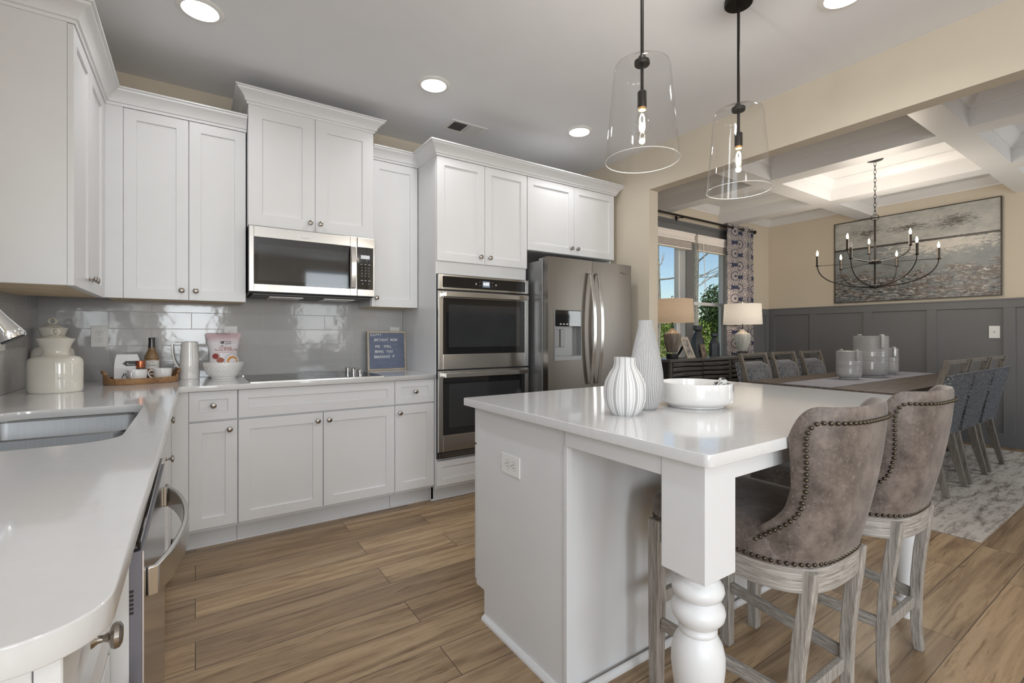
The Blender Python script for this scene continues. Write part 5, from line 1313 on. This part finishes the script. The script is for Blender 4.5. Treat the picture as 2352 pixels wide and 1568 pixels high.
# ribbed canisters on the table
sgl = M('pale grey glazed ribbed stoneware', (.40, .39, .38), .14, var=.05, coat=.4)
def ribjar(label, x, y, r, h, hand=-2.2):
    t = thing('canister', label, 'canister', (x, y, TZT+.005), 0, 'ribbed canisters on the dining table')
    pr = [(0, 0), (r*.72, 0), (r*.72, .012), (r*.80, .018), (r*.94, h*.10), (r, h*.20)]
    n = int(h/.011); 
    for i in range(n):
        z = h*.20+(h*.80)*i/n; dz = h*.80/n; gr_ = .0022 if (z > h*.62 or h*.36 < z < h*.5) else .0
        pr += [(r, z+dz*.25), (r-gr_, z+dz*.5), (r, z+dz*.75)]
    pr += [(r, h), (r-.004, h+.002), (r*.90, h-.004), (0, h-.004)]
    lathe('body', pr, sgl, t, n=56, ang=60)
    for a in (hand, hand+PI):
        c_, s_ = math.cos(a), math.sin(a); bm = NB()
        sweepbar(bm, [(c_*(r-.006), s_*(r-.006), h+.012), (c_*(r+.012), s_*(r+.012), h+.014), (c_*(r+.018), s_*(r+.018), h+.004), (c_*(r+.016), s_*(r+.016), h*.72), (c_*(r-.002), s_*(r-.002), h*.70)], r*.22, .010, Vector((-s_, c_, 0)))
        mk('handle', bm, sgl, t, .003, 3, ang=40)
    return t
ribjar('short ribbed grey canister left of the tall one on the table runner', 5.15, 1.935, .104, .262)
ribjar('tall ribbed grey canister in the middle of the table runner', 5.60, 1.915, .148, .405)
ribjar('ribbed grey canister partly hidden to the right of the tall one', 6.05, 1.935, .110, .275)
# dining chairs: local front is +y, rear legs at y=0
def make_chair():
    t = thing('dining_chair', '', 'dining chair', (0, 0, 0), group='dining chairs')
    w_ = .215
    # rear posts: saber leg below, leaning post above
    for sx in (-1, 1):
        bm = NB(); zs = [0, .10, .22, .34, .45]; ys = [0, .022, .052, .078, .095]
        sweepbar(bm, [(sx*(w_-.005+.012*(1-z_/.45)), y_, z_) for z_, y_ in zip(zs, ys)], [.030, .034, .038, .042, .044], [.034, .040, .048, .054, .058]); mk('leg', bm, chairwood, t, .003, ang=None)
        bm = NB(); sweepbar(bm, [(sx*w_, .095, .45), (sx*(w_+.006), .075, .62), (sx*(w_+.016), .030, .84), (sx*(w_+.022), -.010, .985)], [.044, .040, .036, .036], [.058, .05, .042, .034]); mk('back_post', bm, chairwood, t, .003, ang=None)
        bm = NB(); sweepbar(bm, [(sx*w_, .485, .43), (sx*w_, .49, 0)], [.044, .034], [.044, .034]); mk('leg', bm, chairwood, t, .003, ang=None)
    bm = NB(); abox(bm, -w_-.003, w_+.003, -.026+.012, .010+.004, .955, .983, mat=Matrix.Translation((0, 0, 0))); mk('top_rail', bm, chairwood, t, .003, ang=None)
    bm = NB(); abox(bm, -w_+.022, w_-.022, .082, .104, .385, .415); mk('rear_rail', bm, chairwood, t, .002, ang=None)
    bm = NB(); abox(bm, -w_-.012, w_+.012, .078, .50, .425, .450); mk('seat_frame', bm, chairwood, t, .003, ang=None)
    def pad(name, pts, mat, w0, w1, th0, th1):
        bm = NB(); R = []
        n = 14
        for k_, (y_, z_, ny, nz_) in enumerate(pts):
            q = k_/(len(pts)-1); W_ = w0+(w1-w0)*q; e = math.sqrt(max(0, 1-abs(2*q-1)**8)); T = (th0+(th1-th0)*q)
            row = []
            for i in range(n+1):
                u = -1+2*i/n; f_ = math.sqrt(max(0, 1-abs(u)**6))*e; row.append((u*W_, y_+ny*(T*f_+.006), z_+nz_*(T*f_+.006), y_, z_))
            R.append(row)
        A = [[bm.verts.new((p_[0], p_[1], p_[2])) for p_ in row] for row in R]; B = [[bm.verts.new((p_[0], p_[3], p_[4])) for p_ in row] for row in R]
        L = len(R)
        for k_ in range(L-1):
            for i in range(n): bm.faces.new((A[k_][i], A[k_][i+1], A[k_+1][i+1], A[k_+1][i])); f = bm.faces.new((B[k_][i], B[k_+1][i], B[k_+1][i+1], B[k_][i+1])); f.material_index = 1
            bm.faces.new((A[k_][0], A[k_+1][0], B[k_+1][0], B[k_][0])); bm.faces.new((A[k_][n], B[k_][n], B[k_+1][n], A[k_+1][n]))
        for i in range(n): bm.faces.new((A[0][i], B[0][i], B[0][i+1], A[0][i+1])); bm.faces.new((A[L-1][i], A[L-1][i+1], B[L-1][i+1], B[L-1][i]))
        return mk(name, bm, [mat, chairback], t, ang=70)
    pad('seat', [(.075+.435*q/8, .4505, 0, 1) for q in range(9)], chairfab, .228, .235, .075, .075)
    P = []
    for q in range(11):
        u = q/10; z_ = .415+.475*u; y_ = .070-.075*u-.02*u*u+.004; P.append((y_-.030, z_, math.cos(.18), math.sin(.18)))
    pad('backrest', P, chairfab, .240, .262, .128, .098)
    return t
ch = make_chair()
near = [(4.70, 1.070, 'grey upholstered dining chair nearest the bar stools, on the near side of the table'), (5.275, 1.070, 'middle grey dining chair of the row on the near side of the table'), (5.85, 1.070, 'grey dining chair farthest right in the row on the near side of the table')]
farc = [(4.86, 2.70, 'grey dining chair at the sideboard end, on the far side of the table'), (5.47, 2.70, 'middle grey dining chair on the far side of the table'), (6.12, 2.70, 'grey dining chair on the far side of the table nearest the painting wall')]
for i, (x_, y_, lb) in enumerate(near+farc):
    o = ch if i == 0 else copy_tree(ch); o.location = (x_, y_, RUG); o.rotation_euler = (0, 0, 0 if i < 3 else PI); o['label'] = lb
# chandelier
CX, CY = 5.47, 1.834
t = thing('chandelier', 'dark bronze nine-candle chandelier hanging over the dining table', 'chandelier', (CX, CY, 0))
lathe('canopy', [(0, DZ-.018), (.02, DZ-.018), (.062, DZ-.008), (.066, DZ-.0005), (0, DZ-.0005)], iron, t, n=32)
# chain
bm = NB(); zc = DZ-.018; i = 0
while zc > 2.345:
    ax = i % 2; L_ = .040; pts = []
    for k_ in range(16):
        a = 2*PI*k_/16; u, v_ = .0095*math.cos(a), (.5*L_+.006)*math.sin(a); pts.append((u if ax else 0, 0 if ax else u, zc-L_/2+v_))
    atube(bm, pts, .0022, 6, closed=True); zc -= L_; i += 1
mk('chain', bm, iron, t)
vd = math.atan2(CX*0+CY, CX); 
ringp = [(.030*math.cos(a*PI/12)*-math.sin(vd), .030*math.cos(a*PI/12)*math.cos(vd), 2.318+.030*math.sin(a*PI/12)) for a in range(24)]
tube('hanging_ring', ringp, .0035, iron, t, 8, closed=True)
tube('stem', [(0, 0, 1.655), (0, 0, 2.300)], .0085, iron, t, 12)
lathe('middle_hub', [(0, 1.873), (.048, 1.873), (.050, 1.876), (.050, 1.894), (.046, 1.900), (.030, 1.904), (0, 1.905)], iron, t, n=32)
lathe('bottom_hub', [(0, 1.628), (.010, 1.630), (.012, 1.636), (.044, 1.638), (.048, 1.642), (.048, 1.662), (.040, 1.668), (0, 1.668)], iron, t, n=32)
base_ang = math.atan2(-CY, -CX)     # toward the camera
wax = M('dark candle sleeve', (.06, .05, .04), .35, .6)
candles = []
def candle(a, r, z, arm_pts, lit=True):
    c_, s_ = math.cos(a), math.sin(a); W_ = lambda p_: (c_*p_[0], s_*p_[0], p_[1])
    ar = tube('arm', [W_(p_) for p_ in arm_pts], .0052, iron, t, 8)
    lathe('candle_cup', [(0, z-.008), (.008, z-.008), (.017, z-.002), (.017, z+.002), (0, z+.002)], iron, ar, cx=c_*r, cy=s_*r, n=18)
    lathe('candle_sleeve', [(0, z+.002), (.0115, z+.002), (.0115, z+.100), (0, z+.100)], wax, ar, cx=c_*r, cy=s_*r, n=18)
    lathe('candle_bulb', [(0, z+.100), (.006, z+.100), (.0095, z+.118), (.0085, z+.130), (.004, z+.148), (0, z+.156)], candleglow if lit else glass, ar, cx=c_*r, cy=s_*r, n=16)
    return (CX+c_*r, CY+s_*r, z+.125)
for k_ in range(6):
    a = base_ang-math.radians(-22+60*k_)*-1
    a = base_ang+math.radians(-22+60*k_)
    lit = k_ != 0
    candles.append(candle(a, .47, 1.885, bez((.044, 1.652), (.25, 1.655), (.46, 1.72), (.47, 1.878), 16), lit))
    tube('spoke', [(math.cos(a)*.048, math.sin(a)*.048, 1.884), (math.cos(a)*.462, math.sin(a)*.462, 1.884)], .0026, iron, t, 6)
for ad in (70, 190, 310):
    a = base_ang+math.radians(ad); candles.append(candle(a, .275, 2.01, bez((.046, 1.892), (.16, 1.895), (.27, 1.92), (.275, 2.003), 12)))
light('POINT', 'chandelier_light', (CX, CY, 2.10), 31, (1, .90, .78), shadow_soft_size=.35)
# painting, switch, outlet on the right wall
py0, py1, pz0, pz1 = 1.253, 2.827, 1.605, 2.655
t = thing('painting', 'wide abstract grey seascape canvas in a thin dark frame on the dining wall', 'painting', (XR-.0005, 0, 0))
bm = NB(); uv = bm.loops.layers.uv.new('UVMap')
vs = [bm.verts.new(p_) for p_ in ((-.034, py1-.008, pz0+.008), (-.034, py0+.008, pz0+.008), (-.034, py0+.008, pz1-.008), (-.034, py1-.008, pz1-.008))]
vb = [bm.verts.new((-.012, v_.co.y, v_.co.z)) for v_ in vs]
f = bm.faces.new(vs)
for lp, c_ in zip(f.loops, ((0, 0), (1, 0), (1, 1), (0, 1))): lp[uv].uv = c_
for i in range(4): bm.faces.new((vs[i], vb[i], vb[(i+1) % 4], vs[(i+1) % 4]))
mk('canvas', bm, paintm, t, ang=None)
bm = NB(); abox(bm, -.040, 0, py0, py0+.006, pz0, pz1); abox(bm, -.040, 0, py1-.006, py1, pz0, pz1); abox(bm, -.040, 0, py0+.006, py1-.006, pz0, pz0+.006); abox(bm, -.040, 0, py0+.006, py1-.006, pz1-.006, pz1)
mk('frame', bm, M('dark bronze frame', (.05, .042, .035), .4, .3), t, ang=None)
t = thing('light_switch', 'white dimmer switch plate on the dark grey wainscot below the painting', 'light switch', (XR-.0105, 1.311, 1.213), -PI/2)
box('cover_plate', -.043, .043, -.006, 0, -.066, .066, plastic, t, .003)
box('switch_toggle', -.005, .005, -.014, -.0062, -.004, .010, M('grey toggle', (.35, .35, .35), .5), t, .001)
outlet('white outlet low on the grey wainscot behind the dining chairs', XR-.0105, 1.335, .44, -PI/2)
# sideboard
BX0, BX1, BYF, BYB, BZ = 4.155, 6.36, 3.20, 3.55, .92
t = thing('sideboard', 'dark driftwood sideboard with wavy slatted doors under the windows', 'sideboard', (BX0, BYF, 0)); wB, dB = BX1-BX0, BYB-BYF
box('top', -.012, wB+.012, -.012, dB, BZ-.028, BZ, M('sideboard top', (.10, .097, .09), .3, var=.2, scale=3, stretch=(1, 8, 1)), t, .003)
bm = NB(); abox(bm, 0, wB, .024, dB-.004, .10, BZ-.0285); mk('body', bm, M('black sideboard body', (.022, .021, .02), .5), t, .002, ang=None)
bm = NB(); abox(bm, .02, wB-.02, .05, dB-.03, 0, .10); mk('plinth', bm, buffetwood, t, .002, ang=None)
edges = [0, .035, 1.095, 1.165, 2.17, wB]
bm = NB(); 
for a, b_ in ((0, .035), (1.085, 1.135), (wB-.035, wB)): abox(bm, a, b_, -.002, .0235, .10, BZ-.0285)
abox(bm, .035, 1.085, .0, .0235, .10, .135); abox(bm, 1.135, wB-.035, .0, .0235, .10, .135)
mk('face_frame', bm, buffetwood, t, .002, ang=None)
for di, (a, b_) in enumerate(((.04, .560), (.564, 1.081), (1.139, 1.652), (1.656, wB-.04))):
    bm = NB(); nsl = 14; z0 = .14; pitch = (BZ-.035-z0)/nsl; nx = 26
    for s_ in range(nsl):
        zc = z0+pitch*(s_+.5); ph = s_*.55+(di % 2)*2.1; prev = None
        for i in range(nx+1):
            x_ = a+(b_-a)*i/nx; wv = math.sin((i/nx)*5.2+ph); yy = .004-.016*(.5+.5*wv); hh = pitch*(.40+.06*math.sin(i/nx*4+ph*2)); zz = zc+.006*math.sin(i/nx*3.3+ph)
            ring = [bm.verts.new(p_) for p_ in ((x_, yy, zz-hh*.75), (x_, yy-.004, zz+hh*.1), (x_, yy, zz+hh*.9), (x_, .022, zz+hh), (x_, .022, zz-hh))]
            if prev:
                for k_ in range(5): bm.faces.new((prev[k_], ring[k_], ring[(k_+1) % 5], prev[(k_+1) % 5]))
            else: bm.faces.new(ring)
            prev = ring
        bm.faces.new(prev[::-1])
    mk('slatted_door', bm, buffetwood, t, ang=40)
# lamps
def table_lamp(label, x, y, shade, bodym, capcol):
    t = thing('table_lamp', label, 'table lamp', (x, y, BZ+.0005), group='sideboard lamps')
    lathe('base', [(0, 0), (.062, 0), (.064, .003), (.064, .050), (.061, .053), (0, .053)], blackp, t, n=40)
    lathe('acrylic_ring', [(0, .053), (.052, .053), (.052, .068), (0, .068)], glass, t, n=36)
    lathe('ceramic_body', [(0, .067), (.050, .067), (.058, .078), (.073, .13), (.086, .185), (.092, .235), (.0925, .262), (.085, .276), (.055, .292), (.034, .306), (.025, .326), (.022, .332), (0, .332)], bodym, t, n=120, rfun=lambda a, z: 1+(.012*math.sin(a*34+math.sin(z*40)) if .07 < z < .266 else 0), ang=50)
    lathe('glazed_shoulder', [(.086, .2765), (.056, .2935), (.035, .3075), (.026, .327), (.023, .3335), (0, .3338)], capcol, t, n=48, closed=False)
    tube('stem', [(0, 0, .33), (0, 0, .66)], .006, iron, t, 10)
    s_ = lathe('lamp_shade', [(.226, .398), (.228, .398), (.216, .655), (.214, .655)], shade, t, n=72, closed=False, ang=60)
    bm = NB()
    for k_ in range(3): a = k_*2*PI/3; atube(bm, [(0, 0, .648), (.214*math.cos(a), .214*math.sin(a), .650)], .002, 6)
    mk('shade_spider', bm, iron, t)
    lathe('finial', [(0, .655), (.007, .656), (.005, .668), (.012, .676), (.013, .688), (.006, .696), (0, .697)], nickel, t, n=20)
    b_ = lathe('bulb', [(0, .44), (.012, .445), (.028, .47), (.028, .50), (.014, .53), (0, .53)], M('lit lamp bulb', (1, 1, 1), .3, emit=(1, .82, .6), estr=6) if 'lampbulb' not in globals() else lampbulb, t, n=24)
    light('POINT', 'lamp_light', (x, y, BZ+.55), 3.2, (1, .84, .66), shadow_soft_size=.04)
    return t
def ribbed(name, a, b2):
    m, t, b = nodes(name); co = coords(t, (14, 14, 1.2)); n = N(t, 'ShaderNodeTexNoise', i_Scale=3.0, i_Detail=5.0); t.links.new(co, n.inputs['Vector'])
    r = ramp(t, [(.35, a), (.65, b2)], n.outputs[0]); t.links.new(r.outputs[0], b.inputs['Base Color']); b.inputs['Roughness'].default_value = .55; bump(t, b, n.outputs[0], .5, .004); return m
table_lamp('table lamp with oatmeal shade and brown ribbed body, left end of the sideboard', 4.40, 3.36, shade_t, ribbed('taupe ribbed ceramic', (.13, .105, .085), (.25, .21, .17)), M('tan glaze', (.42, .30, .20), .3))
table_lamp('table lamp with white shade and pale ribbed body, right end of the sideboard', 5.80, 3.36, shade_w, ribbed('pale ribbed ceramic', (.42, .42, .38), (.62, .61, .57)), M('cream glaze', (.62, .54, .44), .3))
# faceted black vases
fv = M('matte black faceted ceramic', (.035, .04, .048), .45)
def faceted(label, x, y, h, k, rz):
    t = thing('vase', label, 'vase', (x, y, BZ+.0005), rz, 'black faceted vases on the sideboard')
    pr = [(.062, 0), (.062, .42), (.058, .56), (.040, .72), (.026, .80), (.026, .81), (.046, .87), (.046, 1.0), (.038, 1.0), (.038, .9), (0, .88)]
    bm = NB(); alathe(bm, [(r*k, z*h) for r, z in pr], n=6); 
    mk('body', bm, fv, t, .0015, ang=None); return t
faceted('taller black faceted vase in front of the right dining window', 5.02, 3.468, .375, 1.25, .35)
faceted('shorter black faceted vase nearer the right lamp', 5.33, 3.45, .285, 1.0, .1)
# photo frames
def photo_frame(label, x, y, rz, w_, h_, tilt, fm_):
    t = thing('photo_frame', label, 'photo frame', (x, y, BZ+.001), rz, 'photo frames on the sideboard')
    T = Matrix.Rotation(-tilt, 4, 'X')
    bm = NB(); e = .028
    for a, b_, c, d in ((-w_, -w_+e, 0, h_), (w_-e, w_, 0, h_), (-w_+e, w_-e, 0, e*1.3), (-w_+e, w_-e, h_-e*1.3, h_)): abox(bm, a, b_, 0, .014, c, d, mat=T)
    mk('frame', bm, fm_, t, .0015, ang=None)
    bm = NB(); abox(bm, -w_+e, w_-e, .006, .010, e*1.3, h_-e*1.3, mat=T)
    mk('photo', bm, M('grey portrait photo', (.30, .28, .27), .15, var=.8, scale=18, coat=.6), t, ang=None)
    bm = NB(); top = T @ Vector((0, .014, h_*.72)); abar(bm, top, Vector((0, top.y+h_*.42, 0.004)), .05, .004); mk('easel_back', bm, blackp, t, ang=None)
    return t
photo_frame('silver-framed portrait photo leaning back on an easel stand on the sideboard', 4.72, 3.335, .05, .078, .262, .42, M('champagne silver frame', (.50, .46, .41), .3, .4))
photo_frame('small dark rustic photo frame beside the silver one on the sideboard', 4.985, 3.345, -.1, .040, .155, .26, m_wood('rustic brown frame', (.07, .05, .035), (.22, .16, .11)))
